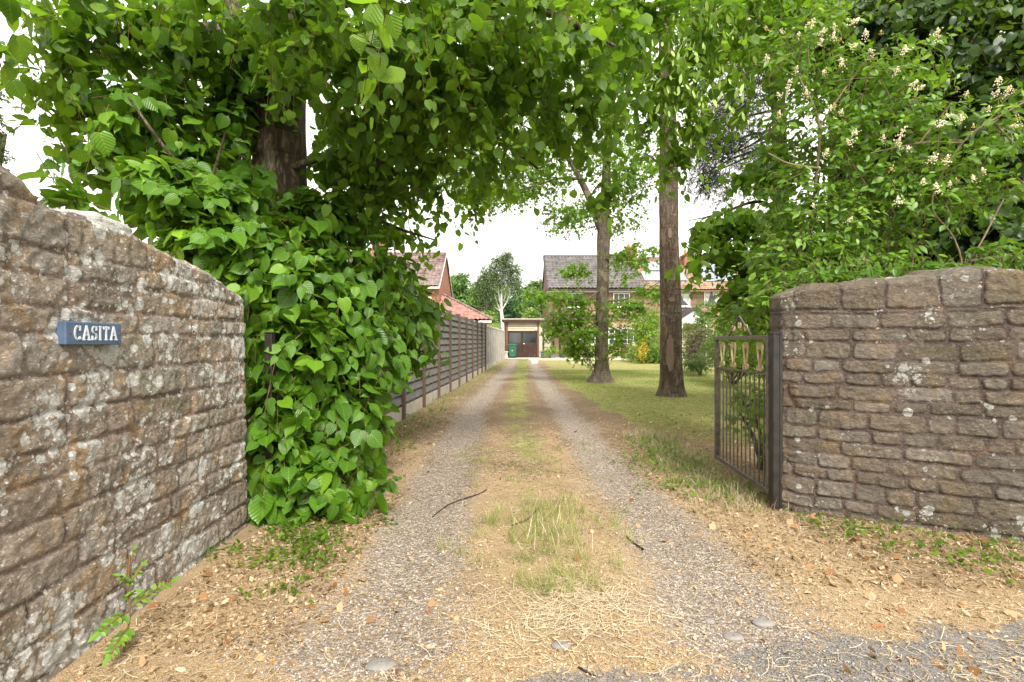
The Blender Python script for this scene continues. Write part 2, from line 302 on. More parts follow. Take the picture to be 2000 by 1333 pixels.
# ground
def groundmat():
    m = NM('ground_surface'); A = m.sep(m.attr('m1', 'Vector')); B = m.sep(m.attr('m2', 'Vector'))   # A: gravel lawn asphalt   B: ochre concrete brown
    f1 = m.noise(7, 6); f2 = m.noise(60, 5); f3 = m.noise(190, 4); f4 = m.noise(22, 6, dist=.3)
    och = m.ramp(f3, (.3, (.21, .14, .08)), (.48, (.38, .265, .145)), (.72, (.58, .45, .30)))
    brn = m.ramp(f3, (.3, (.09, .062, .04)), (.55, (.20, .14, .088)), (.75, (.38, .29, .19)))
    def msk(a, k=.9, w=.10):
        t = m.math('ADD', m.math('SUBTRACT', a, .5), m.math('MULTIPLY', m.math('SUBTRACT', m.math('ADD', m.math('MULTIPLY', f4, .5), m.math('MULTIPLY', f2, .5)), .5), k*2.2))
        return m.ramp(m.math('ADD', t, .5), (.5-w, 0), (.5+w, 1))
    c = m.mix(msk(B[0]), brn, och)
    c = m.mix(m.math('MULTIPLY', m.ramp(m.noise(240, 2), (.55, 0), (.64, 1)), .7), c, (.09, .06, .04))
    c = m.mix(m.math('MULTIPLY', m.ramp(m.noise(2.6, 5), (.48, 0), (.66, 1)), .45), c, (.21, .155, .10))
    vc = m.n('TexVoronoi'); vc.inputs['Scale'].default_value = 75; m.set(vc.inputs['Vector'], m.coord()); r = m.sep(vc.outputs['Color'])
    grv = m.ramp(r[0], (0, (.16, .13, .105)), (.35, (.26, .22, .185)), (.7, (.38, .33, .285)), (1, (.56, .50, .44)))
    grv = m.mix(m.ramp(vc.outputs['Distance'], (.38, 0), (.62, .6)), grv, (.20, .14, .09))
    c = m.mix(msk(A[0]), c, grv)
    asp = m.ramp(m.noise(130, 3), (.3, (.09, .082, .073)), (.5, (.19, .175, .16)), (.75, (.34, .32, .30)))
    c = m.mix(msk(A[2]), c, asp)
    lw = m.ramp(f1, (.3, (.15, .17, .045)), (.5, (.27, .255, .09)), (.72, (.42, .35, .18)))
    lw = m.mix(m.ramp(f3, (.35, .5), (.6, 0)), lw, (.10, .11, .03))
    c = m.mix(msk(A[1], .55), c, lw)
    con = m.ramp(f1, (.3, (.40, .36, .31)), (.7, (.52, .46, .40)))
    c = m.mix(msk(B[1], .3), c, con)
    c = m.mix(m.math('MULTIPLY', B[2], .6), c, (.15, .095, .055))
    h = m.math('ADD', m.math('MULTIPLY', f2, .7), m.math('ADD', m.math('MULTIPLY', f3, .5), m.math('MULTIPLY', m.math('SUBTRACT', 1, vc.outputs['Distance']), m.math('MULTIPLY', A[0], .8))))
    m.bsdf(c, .95, m.bump(h, .014), spec=.1); return m.m
M_['ground'] = groundmat()
M_['field'] = simple('far_ground', (.12, .16, .04), (.2, .18, .07), .3, .95, .01)

# ------------------------------------------------------------------ ground
def rutL(y): return np.interp(y, [0, 2.3, 4.4, 9.4, 17, 29, 40], [-.62, -.60, -.62, -.72, -.45, .0, .35])
def rutR(y): return np.interp(y, [0, 2.9, 4.4, 6.8, 13.4, 29, 40], [1.15, 1.0, .97, .95, .94, 1.2, 1.6])
def lawnedge(y): return np.interp(y, [0, 5.6, 6.2, 7.2, 10, 17, 30, 60], [9, 4.5, 2.6, 1.9, 1.62, 1.5, 1.85, 2.3])
def rutw(y): return np.interp(y, [0, 2, 3, 6, 12, 40], [.62, .56, .42, .36, .38, .44])
def zf(x, y):
    x = np.asarray(x, float); y = np.asarray(y, float)
    z = .035*fbm(x, y, 0, .8, 3, 5) + .018*fbm(x, y, 0, 6, 3, 9)
    for r in (rutL(y), rutR(y)): z = z - .035*np.exp(-((x-r)/.28)**2)
    z = z + .04*sm(1.5, 2.6, x)*sm(5.5, 2.5, y)*sm(1.3, 2.6, y)      # bank under the right wall
    z = z + .05*sm(-1.0, -1.7, x)*sm(6, 3, y)
    return z*np.interp(y, [0, 30, 36], [1, 1, 0])
def masks(x, y):
    n = fbm(x, y, 0, 1.6, 4, 21)+.5*fbm(x, y, 0, 6, 3, 22)
    g = np.maximum(np.exp(-((x-rutL(y))/rutw(y))**2), np.exp(-((x-rutR(y))/rutw(y))**2))
    g = g*(.95+n*.7)*np.interp(y, [1.2, 1.75, 2.1, 4, 8, 14, 33, 37], [.1, .3, .84, .84, .80, .80, .85, 0])
    lawn = sm(-.25, .25, x-lawnedge(y)+n*.5)*sm(5.6, 6.6, y+n*.8+.3*np.sin(x))
    mid = np.exp(-((x-(rutL(y)+rutR(y))/2)/.36)**2)*np.interp(y, [2, 3, 6, 9, 16, 22, 36], [0, .4, .62, .75, .8, .98, .9])
    lawn = np.maximum(lawn, mid*(.8+1.2*n))
    asp = np.maximum(sm(2.22, 2.02, y + .5*n - .10*(x-1.2))*sm(.65, .95, x+n*.4), sm(1.98, 1.88, y+n*.3)*sm(-.35, .0, x)*.9)
    asp = asp*(.80+n*.7)
    och = np.interp(y, [1, 3, 4.5, 7, 12, 40], [1.02, .88, .62, .42, .35, .55])+n*.55
    con = sm(33.2, 33.6, y)*sm(1.0, 1.3, x+0*y)+sm(36, 36.3, y)
    con = np.maximum(con, sm(.26, .14, np.abs(x-rutR(y)-.1))*sm(29, 29.3, y))
    con = np.maximum(con, sm(28.6, 28.7, y)*sm(30.1, 30, y)*sm(3.4, 3.5, x)*sm(4.9, 4.8, x))
    br = .75*sm(1.7, 2.1, x)*sm(2.3, 2.7, y+.3*n)*sm(6, 4, y) + sm(4.0, 6.0, y)*sm(9, 6, y)*.8*sm(1.0, 1.4, x)*sm(3.6, 2.5, x)+.5*sm(-1.0, -1.5, x)*sm(3.5, 6, y)
    lawn = lawn*(1-np.clip(con, 0, 1)); g = g*(1-np.clip(con, 0, 1))
    return [np.clip(q, 0, 1) for q in (g, lawn, asp, och, con, br)]
def gridpatch(x0, x1, y0, y1, s):
    xs = np.linspace(x0, x1, int((x1-x0)/s)+1); ys = np.linspace(y0, y1, int((y1-y0)/s)+1)
    X, Y = np.meshgrid(xs, ys); Z = zf(X, Y); V = np.stack([X, Y, Z], -1).reshape(-1, 3)
    nx = len(xs); i, j = np.meshgrid(np.arange(nx-1), np.arange(len(ys)-1)); a = (j*nx+i).ravel()
    F = np.stack([a, a+1, a+nx+1, a+nx], -1); return V, F
parts = {'driveway': [], 'lawn': [], 'road': [], 'patio': [], 'ground': []}
for args in ((-3.2, 5.2, -3, 1.2, .1), (-3.2, 5.2, 1.2, 8.4, .024), (-6, -3.2, -3, 8.4, .2), (5.2, 12, -3, 8.4, .2), (-6, 12, 8.4, 20, .08), (-12, -6, -3, 60, .8), (-6, 12, 20, 60, .16), (12, 30, -3, 60, .8)):
    V, F = gridpatch(*args); c = V[F].mean(1); x, y = c[:, 0], c[:, 1]; g, l, a, o, cn, b = masks(x, y)
    t = np.full(len(F), 4)
    t[(x > rutL(y)-.62) & (x < rutR(y)+.55) & (y < 36.2)] = 0
    t[((x-lawnedge(y)) > -.02) & (l > .5)] = 1
    t[(cn > .5) & (y > 33)] = 3
    t[(y < 1.98+.12*np.sin(x*2.1)+.10*(x-1.2)) & (x > -8)] = 2
    for k, nm in enumerate(parts):
        f = F[t == k]
        if len(f) == 0: continue
        u, inv = np.unique(f, return_inverse=True); parts[nm].append((V[u], inv.reshape(f.shape)))
for nm, lst in parts.items():
    Vs = []; Fs = []; n = 0
    for v, f in lst: Vs.append(v); Fs.append(f+n); n += len(v)
    V = np.concatenate(Vs); F = np.concatenate(Fs); g, l, a, o, cn, b = masks(V[:, 0], V[:, 1])
    ob = fast(nm, V, F, M_['ground'], smooth=True, attrs={'m1': np.stack([g, l, a], -1), 'm2': np.stack([o, cn, b], -1)})
    tag(ob, kind='structure')
mb = MB(); mb.add([(-900, -200, -.3), (900, -200, -.3), (900, 1500, -.3), (-900, 1500, -.3)], [(0, 1, 2, 3)])
tag(mb.build('terrain', M_['field']), kind='structure')

# ------------------------------------------------------------------ stone walls
def stones(u, v, seed, course=(.07, .15), length=(.16, .46), cope=None):
    """returns height 0..1, tint, mortar mask for wall coordinates u (along), v (up)"""
    r = random.Random(seed)
    hs_ = [-.05]
    while hs_[-1] < 2.4: hs_.append(hs_[-1]+r.uniform(*course))
    hs_ = np.array(hs_)
    uu = u + .03*fbm(u, v, 0, 6, 3, seed) + .014*fbm(u, v, 0, 26, 2, seed+3)
    vv = v + .05*fbm(u, v*.5, 0, 1.1, 2, seed+1) + .024*fbm(u, v, 0, 6, 3, seed+2) + .010*fbm(u, v, 0, 28, 2, seed+4)
    ci = np.clip(np.searchsorted(hs_, vv)-1, 0, len(hs_)-2)
    if cope is not None:
        mc = vv > cope; ci = np.where(mc, len(hs_)-2, ci)
    lo = hs_[ci]; hi = hs_[ci+1]
    if cope is not None:
        ccut = np.searchsorted(hs_, cope)-1; lo = np.where(mc, cope, lo); hi = np.where(mc, 9, hi); hi = np.where((~mc) & (ci == ccut), cope, hi)
    L = []
    for c in range(len(hs_)-1):
        e = [-3-r.random()*.3]
        while e[-1] < 14: e.append(e[-1]+r.uniform(*((.2, .3) if (cope is not None and c == len(hs_)-2) else length)))
        L.append(np.array(e))
    d = np.zeros_like(u); tint = np.zeros_like(u); bul = np.zeros_like(u)
    for c in range(len(L)):
        k = ci == c
        if not k.any(): continue
        j = np.searchsorted(L[c], uu[k])-1; a = L[c][j]; b = L[c][j+1]
        de = np.minimum(uu[k]-a, b-uu[k]); dv = np.minimum(vv[k]-lo[k], hi[k]-vv[k])
        q = np.minimum(de, dv) - .007*np.exp(-(np.abs(de-dv)/.02))
        d[k] = q; tint[k] = _h(j.astype(np.int64), np.full(j.shape, c), 0, seed); bul[k] = _h(j.astype(np.int64), np.full(j.shape, c), 5, seed)
    joint = .001+.013*(fbm(u, v, 0, 4, 3, seed+7)+.5)
    h = sm(0, .010, d-joint*.6); mort = 1-sm(.0, .005, d-joint*.8)
    crack = np.exp(-((d-joint*.75)/.005)**2)*sm(-.12, .12, fbm(u, v, 0, 5, 3, seed+8))
    return h, tint, mort, bul, crack
def chaikin(p, n=2):
    for _ in range(n):
        q = []
        for i in range(len(p)-1): q += [p[i]*.75+p[i+1]*.25, p[i]*.25+p[i+1]*.75]
        p = np.array([p[0]]+q+[p[-1]])
    return p
def make_wall(name, label, loop, fine, H, seed, mat, spine, cope, group=None, **kw):
    """loop: open path of 2D points face->end->back; fine(s,pt)->step; H(x,y)->height"""
    p = np.array(loop, float); seg = np.linalg.norm(np.diff(p, axis=0), axis=1); L = np.concatenate([[0], np.cumsum(seg)])
    s = 0; ss = [0]
    while s < L[-1]:
        x = np.interp(s, L, p[:, 0]); y = np.interp(s, L, p[:, 1]); s += fine(x, y); ss.append(min(s, L[-1]))
    ss = np.array(ss); X = np.interp(ss, L, p[:, 0]); Y = np.interp(ss, L, p[:, 1])
    k = 2
    for _ in range(6):
        X[1:-1] = (X[:-2]+X[1:-1]*2+X[2:])/4; Y[1:-1] = (Y[:-2]+Y[1:-1]*2+Y[2:])/4
    tx = np.gradient(X); ty = np.gradient(Y); n_ = np.hypot(tx, ty); nx, ny = ty/n_, -tx/n_
    if kw.get('flip'): nx, ny = -nx, -ny
    Hh = H(X, Y); rows = int(1.8/.0075); t = np.linspace(-.06, 1, rows)
    U, T = np.meshgrid(ss, t); Vv = T*Hh[None, :]
    h, tint, mort, bul, crack = stones(U, Vv, seed, cope=cope, **{k_: v_ for k_, v_ in kw.items() if k_ in ('course', 'length')})
    disp = (.011*h + .011*(bul-.5)*h)*kw.get('relief', 1) + .016*fbm(U, Vv, 0, 8, 4, seed+11) + .012*fbm(U, Vv, 0, 30, 3, seed+12)*(.5+h) + kw.get('big', .03)*fbm(U, Vv, 0, 1.4, 3, seed+13)
    disp = disp - .02*sm(.985, 1.0, T)
    bat = kw.get('batter', .05)*(1-T)
    PX = X[None]+nx[None]*(disp+bat); PY = Y[None]+ny[None]*(disp+bat); PZ = Vv
    G = [np.stack([PX, PY, PZ], -1)]; A = [np.stack([tint, mort, crack], -1)]
    sx, sy = spine(X, Y); last = G[0][-1]
    for q in (.12, .28, .5, .75, 1):
        x = last[:, 0]*(1-q)+sx*q; y = last[:, 1]*(1-q)+sy*q
        z = last[:, 2]+.035*math.sin(q*1.57)+(.06*fbm(x, y, 0, 6, 3, seed+20)+.03*fbm(x, y, 0, 22, 3, seed+21))*min(1, q*3)
        G.append(np.stack([x, y, z], -1)[None]); A.append(A[0][-1:].copy())
    G = np.concatenate(G); A = np.concatenate(A); nr, nc = G.shape[:2]
    i, j = np.meshgrid(np.arange(nc-1), np.arange(nr-1)); a = (j*nc+i).ravel(); F = np.stack([a, a+1, a+nc+1, a+nc], -1)
    o = fast(name, G.reshape(-1, 3), F, mat, smooth=True, attrs={'st': A.reshape(-1, 3)})
    return tag(o, label, 'wall', group)
LW = [(-1.50, -1.5), (-1.60, 1.2), (-1.66, 1.9), (-1.70, 2.6), (-1.74, 3.32), (-1.80, 3.37), (-2.1, 3.38), (-2.16, 3.3), (-2.1, 1.5), (-1.95, -1.5)]
def LH(x, y): return np.interp(y, [-1.5, 1.5, 1.66, 1.74, 1.8, 1.88, 2.1, 2.25, 2.34, 2.5, 2.72, 2.95, 3.12, 3.3, 3.4], [1.95, 1.86, 1.82, 1.79, 1.745, 1.73, 1.75, 1.76, 1.715, 1.69, 1.66, 1.63, 1.585, 1.54, 1.51])
make_wall('stone_wall', 'tall left stone wall with thick white lichen, blue name sign fixed to it', LW,
          lambda x, y: .0075 if (x > -1.9 and y > 1.3) else .05, LH, 11, M_['wallL'], lambda X, Y: (np.clip(X, -1.93, -1.85)*0-1.9, np.clip(Y, -1.5, 3.2)), None, course=(.085, .17), length=(.18, .5), big=.03, batter=.02, relief=.75)
RW = [(5.2, 2.35), (3.14, 3.10), (2.08, 3.72), (2.00, 3.80), (2.06, 4.12), (2.18, 4.16), (3.3, 3.55), (5.4, 2.75)]
def RH(x, y): return 1.655+.02*np.sin(x*5)+np.interp(x, [1.9, 2.02, 2.12, 2.2, 2.8, 2.84, 3.1, 3.14, 3.6], [-.10, -.045, -.005, .0, .0, .03, .03, .0, .0])
def rsp(X, Y):
    t = np.clip((X-2.2)/3, 0, 1); return 2.24+t*2.96, 3.83-t*1.25
make_wall('stone_wall', 'brown stone wall on the right with scattered round white lichen spots, behind the gate post', RW,
          lambda x, y: .0075 if (x < 3.6 and y < 3.9) else .04, RH, 29, M_['wallR'], rsp, 1.47, flip=True, course=(.075, .125), length=(.12, .36), batter=.02, relief=.72, big=.02)

# ------------------------------------------------------------------ house name sign
sg = empty('house_sign', 'small blue board sign with white capital letters on the left stone wall', 'sign', (-1.615, 1.97, 1.28))
fx = -1.618
mb = MB().box(-1.69, fx, 1.855, 2.123, 1.235, 1.322); mb.build('board', M_['signblue'], sg, bevel=.004)
def strokes():
    A_ = [[(0, 0), (.42, 1)], [(.42, 1), (.84, 0)], [(.17, .36), (.67, .36)], [(-.1, .04), (.22, .04)], [(.62, .04), (.96, .04)]]
    def arc(cx, cy, rx, ry, a, b, n=10): return [(cx+rx*math.cos(R(a+(b-a)*i/n)), cy+ry*math.sin(R(a+(b-a)*i/n))) for i in range(n+1)]
    C_ = [arc(.42, .5, .38, .46, 42, 318), [(.72, .98), (.72, .68)], [(.76, .1), (.70, .22)]]
    S_ = [arc(.34, .73, .27, .23, 20, 270, 8)+arc(.34, .25, .30, .23, 90, -160, 8), [(.60, .98), (.60, .7)], [(.05, .02), (.05, .3)]]
    I_ = [[(.16, 0), (.16, 1)], [(.02, .04), (.30, .04)], [(.02, .96), (.30, .96)]]
    T_ = [[(.38, 0), (.38, 1)], [(0, .95), (.76, .95)], [(.2, .04), (.56, .04)], [(.03, .97), (.03, .80)], [(.73, .97), (.73, .80)]]
    return [(C_, .84), (A_, .86), (S_, .68), (I_, .34), (T_, .76), (A_, .86)]
mb = MB(); hgt = .054; wid = .0385; u0 = 1.892; z0 = 1.2535
tot = sum(w_ for _, w_ in strokes())+5*.34; sc = (2.092-u0)/tot; u = u0
for lets, w_ in strokes():
    for k, st in enumerate(lets):
        for a, b in zip(st[:-1], st[1:]):
            horiz = abs(a[1]-b[1]) < .05; tw = .0036 if horiz else .0064
            p = np.array((fx+.0012, u+a[0]*sc, z0+a[1]*hgt)); q = np.array((fx+.0012, u+b[0]*sc, z0+b[1]*hgt)); e = (q-p)/np.linalg.norm(q-p)*.0012
            mb.bar(p-e, q+e, tw, .004+.0001*k, up=(1, 0, 0))
    u += (w_+.34)*sc
mb.build('lettering', M_['signwhite'], sg)
for yy in (1.874, 2.110): MB().tube([(fx-.002, yy, 1.279), (fx+.003, yy, 1.279)], .004, 8).build('screw', M_['rust'], sg)

# ------------------------------------------------------------------ gate and posts
def gpost(x, y, z0, h, label, rz=0):
    e = empty('gate_post', label, 'gate post', (x, y, z0), 0, 'black metal gate posts')
    c, s_ = math.cos(rz), math.sin(rz); mb = MB()
    MB().box(x-.025, x+.025, y-.03, y+.03, z0-.1, z0+h).build('post_tube', M_['black'], e, bevel=.004)
    MB().box(x-.028, x+.028, y-.033, y+.033, z0+h+.001, z0+h+.012).build('post_cap', M_['black'], e, bevel=.003)
    return e
gp = gpost(1.948, 3.80, .0, 1.30, 'black metal post holding the open gate, against the right stone wall')
MB().box(1.976, 1.996, 3.775, 3.86, 0.0, 1.30).build('wall_plate', M_['black'], gp)
gpost(-1.655, 3.50, .0, 1.30, 'black metal post half hidden in lime leaves beside the left wall')
g0 = np.array((1.855, 3.85)); g1 = np.array((2.02, 5.10))      # gate plan line: hinge side, free side
G1 = 1.0
gt = empty('metal_gate', 'open black iron gate with gold scroll ornaments along its top', 'gate', (g0[0], g0[1], .06))
# placed from photo: hinge stile at px 1500, free stile at 1400
hs_p = P(1502, 700, 3.86)[:2]; fs_p = P(1400, 700, 5.02)[:2]
zt, zb, zm = 1.295, .10, 1.295-.30
def gp3(t, z): p = hs_p+(fs_p-hs_p)*t; return np.array((p[0], p[1], z))
fr = MB()
fr.bar(gp3(0, zb), gp3(0, zt), .035); fr.bar(gp3(1, zb), gp3(1, zt), .035)
fr.bar(gp3(.0, zt-.0176), gp3(1, zt-.0176), .031, .033); fr.bar(gp3(0, zb+.0176), gp3(1, zb+.0176), .031, .033)
fr.build('frame', M_['gatemetal'], gt, bevel=.002)
MB().bar(gp3(.01, zm), gp3(.99, zm), .03, .012).build('mid_rail', M_['gatemetal'], gt)
for k in range(12):
    t = (k+1)/13; MB().tube([gp3(t, zb+.03), gp3(t, zm-.006)], .0065, 8).build('bar', M_['gatemetal'], gt)
dirg = (gp3(1, 0)-gp3(0, 0)); dirg /= np.linalg.norm(dirg); nrmg = np.array((dirg[1], -dirg[0], 0))
def scroll(t, ztop, zbot, w=.085, par=gt, name='gold_scroll'):
    c = gp3(t, 0); mb = MB(); up = np.array((0, 0, 1.))
    def ribbon(pts, thick=.0022, width=.014):
        pts = np.array(pts); V = []; F = []
        for i, p in enumerate(pts):
            d = pts[min(i+1, len(pts)-1)]-pts[max(i-1, 0)]; d /= np.linalg.norm(d)+1e-9; n = np.array((-d[1], d[0]))
            for a, b in ((1, 1), (-1, 1), (-1, -1), (1, -1)):
                q = p+n*thick*a; V.append(c+dirg*q[0]+up*q[1]+nrmg*width*b/2)
            if i:
                o = (i-1)*4
                for k in range(4): F.append((o+k, o+(k+1) % 4, o+4+(k+1) % 4, o+4+k))
        F.append((0, 1, 2, 3)); o = (len(pts)-1)*4; F.append((o, o+1, o+2, o+3)); mb.add(V, F)
    for s_ in (-1, 1):
        pts = []
        cx, cz, r0 = s_*w*.22, ztop-.045, .032
        for a in np.linspace(-3.6*math.pi, 0, 30):       # upper curl
            rr = r0*(.30+.70*(1-abs(a)/(3.6*math.pi))); pts.append((cx+s_*rr*math.cos(a), cz+rr*math.sin(a)))
        x0, z0_ = pts[-1]
        x1, z1_ = s_*.010, zbot+.055
        for q in np.linspace(.08, .92, 8): pts.append((x0+(x1-x0)*q+s_*.006*math.sin(q*3.1), z0_+(z1_-z0_)*q))
        cx2, cz2 = s_*.030, zbot+.036
        for a in np.linspace(math.pi*.8, math.pi*4.2, 28):
            rr = .028*(1-.6*(a-.8*math.pi)/(3.4*math.pi)); pts.append((cx2+s_*rr*math.cos(a), cz2+rr*math.sin(a)*1.05))
        ribbon(pts)
    return mb.build(name, M_['gold'], par, smooth=False)
for t in (.14, .385, .625, .865): scroll(t, zt-.034, zm+.006, .085)
cr = MB(); pk = gp3(.5, zt+.17)
cr.bar(gp3(.28, zt), pk, .012); cr.bar(gp3(.72, zt), pk, .012); cr.build('crest', M_['gatemetal'], gt)
for t in (.38, .5, .62):
    c = gp3(t, zt+.055 if t != .5 else zt+.075)
    mb = MB()
    for s_ in (-1, 1):
        pts = [c+dirg*(s_*.018+.017*math.cos(a)*(1-a/16))+np.array((0, 0, .03*math.sin(a)*(1-a/16)+.01)) for a in np.linspace(0, 9, 22)]
        mb.tube(pts, .0045, 5)
    mb.build('gold_scroll', M_['gold'], gt, smooth=True)
for z in (.26, 1.18):
    mb = MB().tube([gp3(-.035, z-.03), gp3(-.035, z+.03)], .012, 8); mb.bar(gp3(-.06, z), gp3(.01, z), .012, .03); mb.build('hinge', M_['rust'], gt)

# ------------------------------------------------------------------ woven fence
def fx_(d): return -2.16+.047*d
fz = lambda d: 0
fe = empty('woven_fence', 'grey woven slat fence with brown wooden posts along the left of the drive', 'fence', (fx_(5.2), 5.2, 0))
dirf = np.array((.047, 1, 0)); dirf /= np.linalg.norm(dirf); nf = np.array((dirf[1], -dirf[0], 0))
def fp(d, off, z): p = np.array((fx_(d), d, 0.)); return p+nf*off+np.array((0, 0, z))
def slab(mb, d0, d1, o0, o1, z0, z1, tilt=0):
    vs = [fp(d, o+(tilt if z == z0 else 0), z) for d in (d0, d1) for o in (o0, o1) for z in (z0, z1)]
    mb.add(vs, [(0, 1, 3, 2), (4, 6, 7, 5), (0, 4, 5, 1), (2, 3, 7, 6), (0, 2, 6, 4), (1, 5, 7, 3)])
posts = [8.17-1.48*2+1.48*k for k in range(12)]
for k, d in enumerate(posts):
    mb = MB(); slab(mb, d-.045, d+.045, -.045, .075, -.05, 1.99+random.uniform(-.015, .015)); mb.build('fence_post', M_['postwood'], fe, bevel=.004)
    if k == len(posts)-1: break
    a, b = d+.047, posts[k+1]-.047
    mb = MB(); slab(mb, a, b, -.03, .03, -.05, .2); mb.build('gravel_board', M_['concrete'], fe)
    mb = MB(); n = 11; pitch = (1.90-.205)/n
    for r in range(n):
        z0 = .205+r*pitch
        tl = random.uniform(-.001, .002)
        slab(mb, a, b, .0, .012, z0+.046, z0+pitch+.006, .022+tl)
        # lower edge strips leaving the notches where the weave opens
        x = a; L = b-a; notch = []
        for q in ((.16, .26, .50, .60, .82, .92) if r % 2 else (.08, .18, .36, .46, .68, .78)):
            notch.append(a+L*q)
        edges = [a]
        for q in notch: edges += [q-.032, q+.032]
        edges.append(b)
        for i in range(0, len(edges), 2): slab(mb, edges[i], edges[i+1], .0, .008, z0+.012, z0+.044, .006)
    slab(mb, a, b, -.012, .022, 1.905, 1.94)
    mb.build('slat_panel', M_['slat'], fe)
    mb = MB(); slab(mb, a, b, -.03, -.018, .205, 1.9); mb.build('shade_back_slats', M_['slatshade'], fe)  # dark sheet standing in for the shadow inside the notches
fe2 = empty('board_fence', 'plain grey board fence with pale concrete posts near the garage', 'fence', (fx_(posts[-1]), posts[-1]+.1, 0))
p2 = [posts[-1]+.1+1.42*k for k in range(10)]
for k, d in enumerate(p2):
    if k:
        mb = MB(); slab(mb, d-.05, d+.05, -.05, .06, -.05, 1.97); mb.build('concrete_post', M_['concrete'], fe2, bevel=.006)
    if k == len(p2)-1: break
    a, b = d+.052, p2[k+1]-.052; mb = MB(); slab(mb, a, b, -.03, .03, -.05, .2); mb.build('gravel_board', M_['concrete'], fe2)
    mb = MB(); n = 12; L = (b-a)/n
    for i in range(n): slab(mb, a+i*L, a+(i+1)*L-.004, -.01+.012*(i % 2), .002+.012*(i % 2), .205, 1.86)
    slab(mb, a, b, -.02, .03, 1.865, 1.9); mb.build('board_panel', M_['board'], fe2)

# ------------------------------------------------------------------ buildings
def tiled(name, p00, p10, p01, p11, mat, par, wave=.3, row=.38, clip=None, amp=.09):
    """roof slope: p00-p10 eaves, p01-p11 ridge"""
    p00, p10, p01, p11 = map(lambda q: np.array(q, float), (p00, p10, p01, p11))
    W = max(np.linalg.norm(p10-p00), np.linalg.norm(p11-p01)); Hh = max(np.linalg.norm(p01-p00), np.linalg.norm(p11-p10))
    nu = int(W/(wave/6))+1; nrow = max(2, int(Hh/row)); u = np.linspace(0, 1, nu)
    v = []
    for i in range(nrow): v += [i/nrow, (i+.5)/nrow, (i+1)/nrow-1e-4]
    v = np.array(v); U, V = np.meshgrid(u, v)
    Pp = (p00*(1-U[..., None])+p10*U[..., None])*(1-V[..., None])+(p01*(1-U[..., None])+p11*U[..., None])*V[..., None]
    n = np.cross(p10-p00, p01-p00); 
    if np.linalg.norm(n) < 1e-6: n = np.cross(p10-p00, p11-p00)
    n /= np.linalg.norm(n)
    wx = (Pp-p00)@((p10-p00)/np.linalg.norm(p10-p00))
    fr_ = (V*nrow) % 1
    h = amp*.9*np.abs(np.sin(wx*math.pi/wave))**.8+(1-fr_)*amp
    Pp = Pp+n*h[..., None]; nr, nc = U.shape
    i, j = np.meshgrid(np.arange(nc-1), np.arange(nr-1)); a = (j*nc+i).ravel()
    o = fast(name, Pp.reshape(-1, 3), np.stack([a, a+1, a+nc+1, a+nc], -1), mat); wparent(o, par); return o
def window(par, x0, x1, y, z0, z1, nx=2, nz=1, curtain=False, sill=True, fw=.07):
    f = MB(); f.box(x0, x0+fw, y-.05, y+.05, z0, z1); f.box(x1-fw, x1, y-.05, y+.05, z0, z1); f.box(x0+fw, x1-fw, y-.05, y+.05, z1-fw, z1); f.box(x0+fw, x1-fw, y-.05, y+.05, z0, z0+fw)
    for i in range(1, nx): c = x0+(x1-x0)*i/nx; f.box(c-.02, c+.02, y-.045, y+.04, z0+fw, z1-fw)
    for i in range(1, nz): c = z0+(z1-z0)*i/nz; f.box(x0+fw, x1-fw, y-.042, y+.04, c-.015, c+.015)
    e = f.build('window', M_['whitepaint'], par)
    def kid(mb, nm, mt): o = mb.build(nm, mt); o.parent = e; return o
    kid(MB().box(x0+fw*.8, x1-fw*.8, y-.012, y+.01, z0+fw*.8, z1-fw*.8), 'pane', M_['glass'])
    if curtain:
        kid(MB().prism([(x0+fw, z1-fw), (x0+(x1-x0)*.45, z1-fw), (x0+(x1-x0)*.30, z0+(z1-z0)*.4), (x0+fw, z0+fw)], 1, y-.02, y-.014), 'curtain', M_['curtain'])
        kid(MB().prism([(x1-fw, z1-fw), (x1-(x1-x0)*.45, z1-fw), (x1-(x1-x0)*.30, z0+(z1-z0)*.4), (x1-fw, z0+fw)], 1, y-.022, y-.013), 'curtain', M_['curtain'])
    if sill: kid(MB().box(x0-.06, x1+.06, y-.13, y-.05, z0-.07, z0-.003), 'sill', M_['whitepaint'])
    return e
# the brick house with the dark roof
hA = empty('brick_house', 'brown brick house with dark grey tiled roof, behind the slimmer lawn tree', 'house', (2.8, 40, 0))
body = [(40, 0), (48.6, 0), (48.6, 5.4), (44.3, 8.45), (40, 5.4)]
MB().prism(body, 0, 2.9, 10.28).build('wall', M_['brick'], hA)
rf = tiled('roof', (2.78, 39.65, 5.27), (10.3, 39.65, 5.27), (2.78, 44.3, 8.55), (10.3, 44.3, 8.55), M_['tilegrey'], hA)
def kid(par, mb, nm, mt, **k): o = mb.build(nm, mt, **k); o.parent = par; return o
MB().prism([(44.3, 8.53), (48.9, 5.27), (48.9, 5.15), (44.3, 8.4)], 0, 2.78, 10.3).build('rear_roof', M_['tilegrey'], hA)
MB().tube([(2.7, 44.3, 8.58), (10.3, 44.3, 8.58)], .12, 8).build('ridge', M_['lead'], hA)
MB().prism([(39.62, 5.16), (39.65, 5.30), (44.3, 8.56), (44.3, 8.36)], 0, 2.68, 2.775).build('verge_board', M_['lead'], hA)
MB().box(2.7, 10.3, 39.50, 39.62, 5.12, 5.25).build('gutter', M_['lead'], hA)
MB().box(2.75, 10.28, 39.63, 39.99, 5.05, 5.16).build('soffit', M_['whitepaint'], hA)
for x in (3.25, 3.75): MB().tube([(x, 39.90, 0), (x, 39.90, 5.0)], .055, 8).build('downpipe', M_['lead'], hA)
window(hA, 4.3, 5.6, 39.99, 3.9, 5.0, 3); window(hA, 7.9, 9.2, 39.99, 3.9, 5.0, 3)
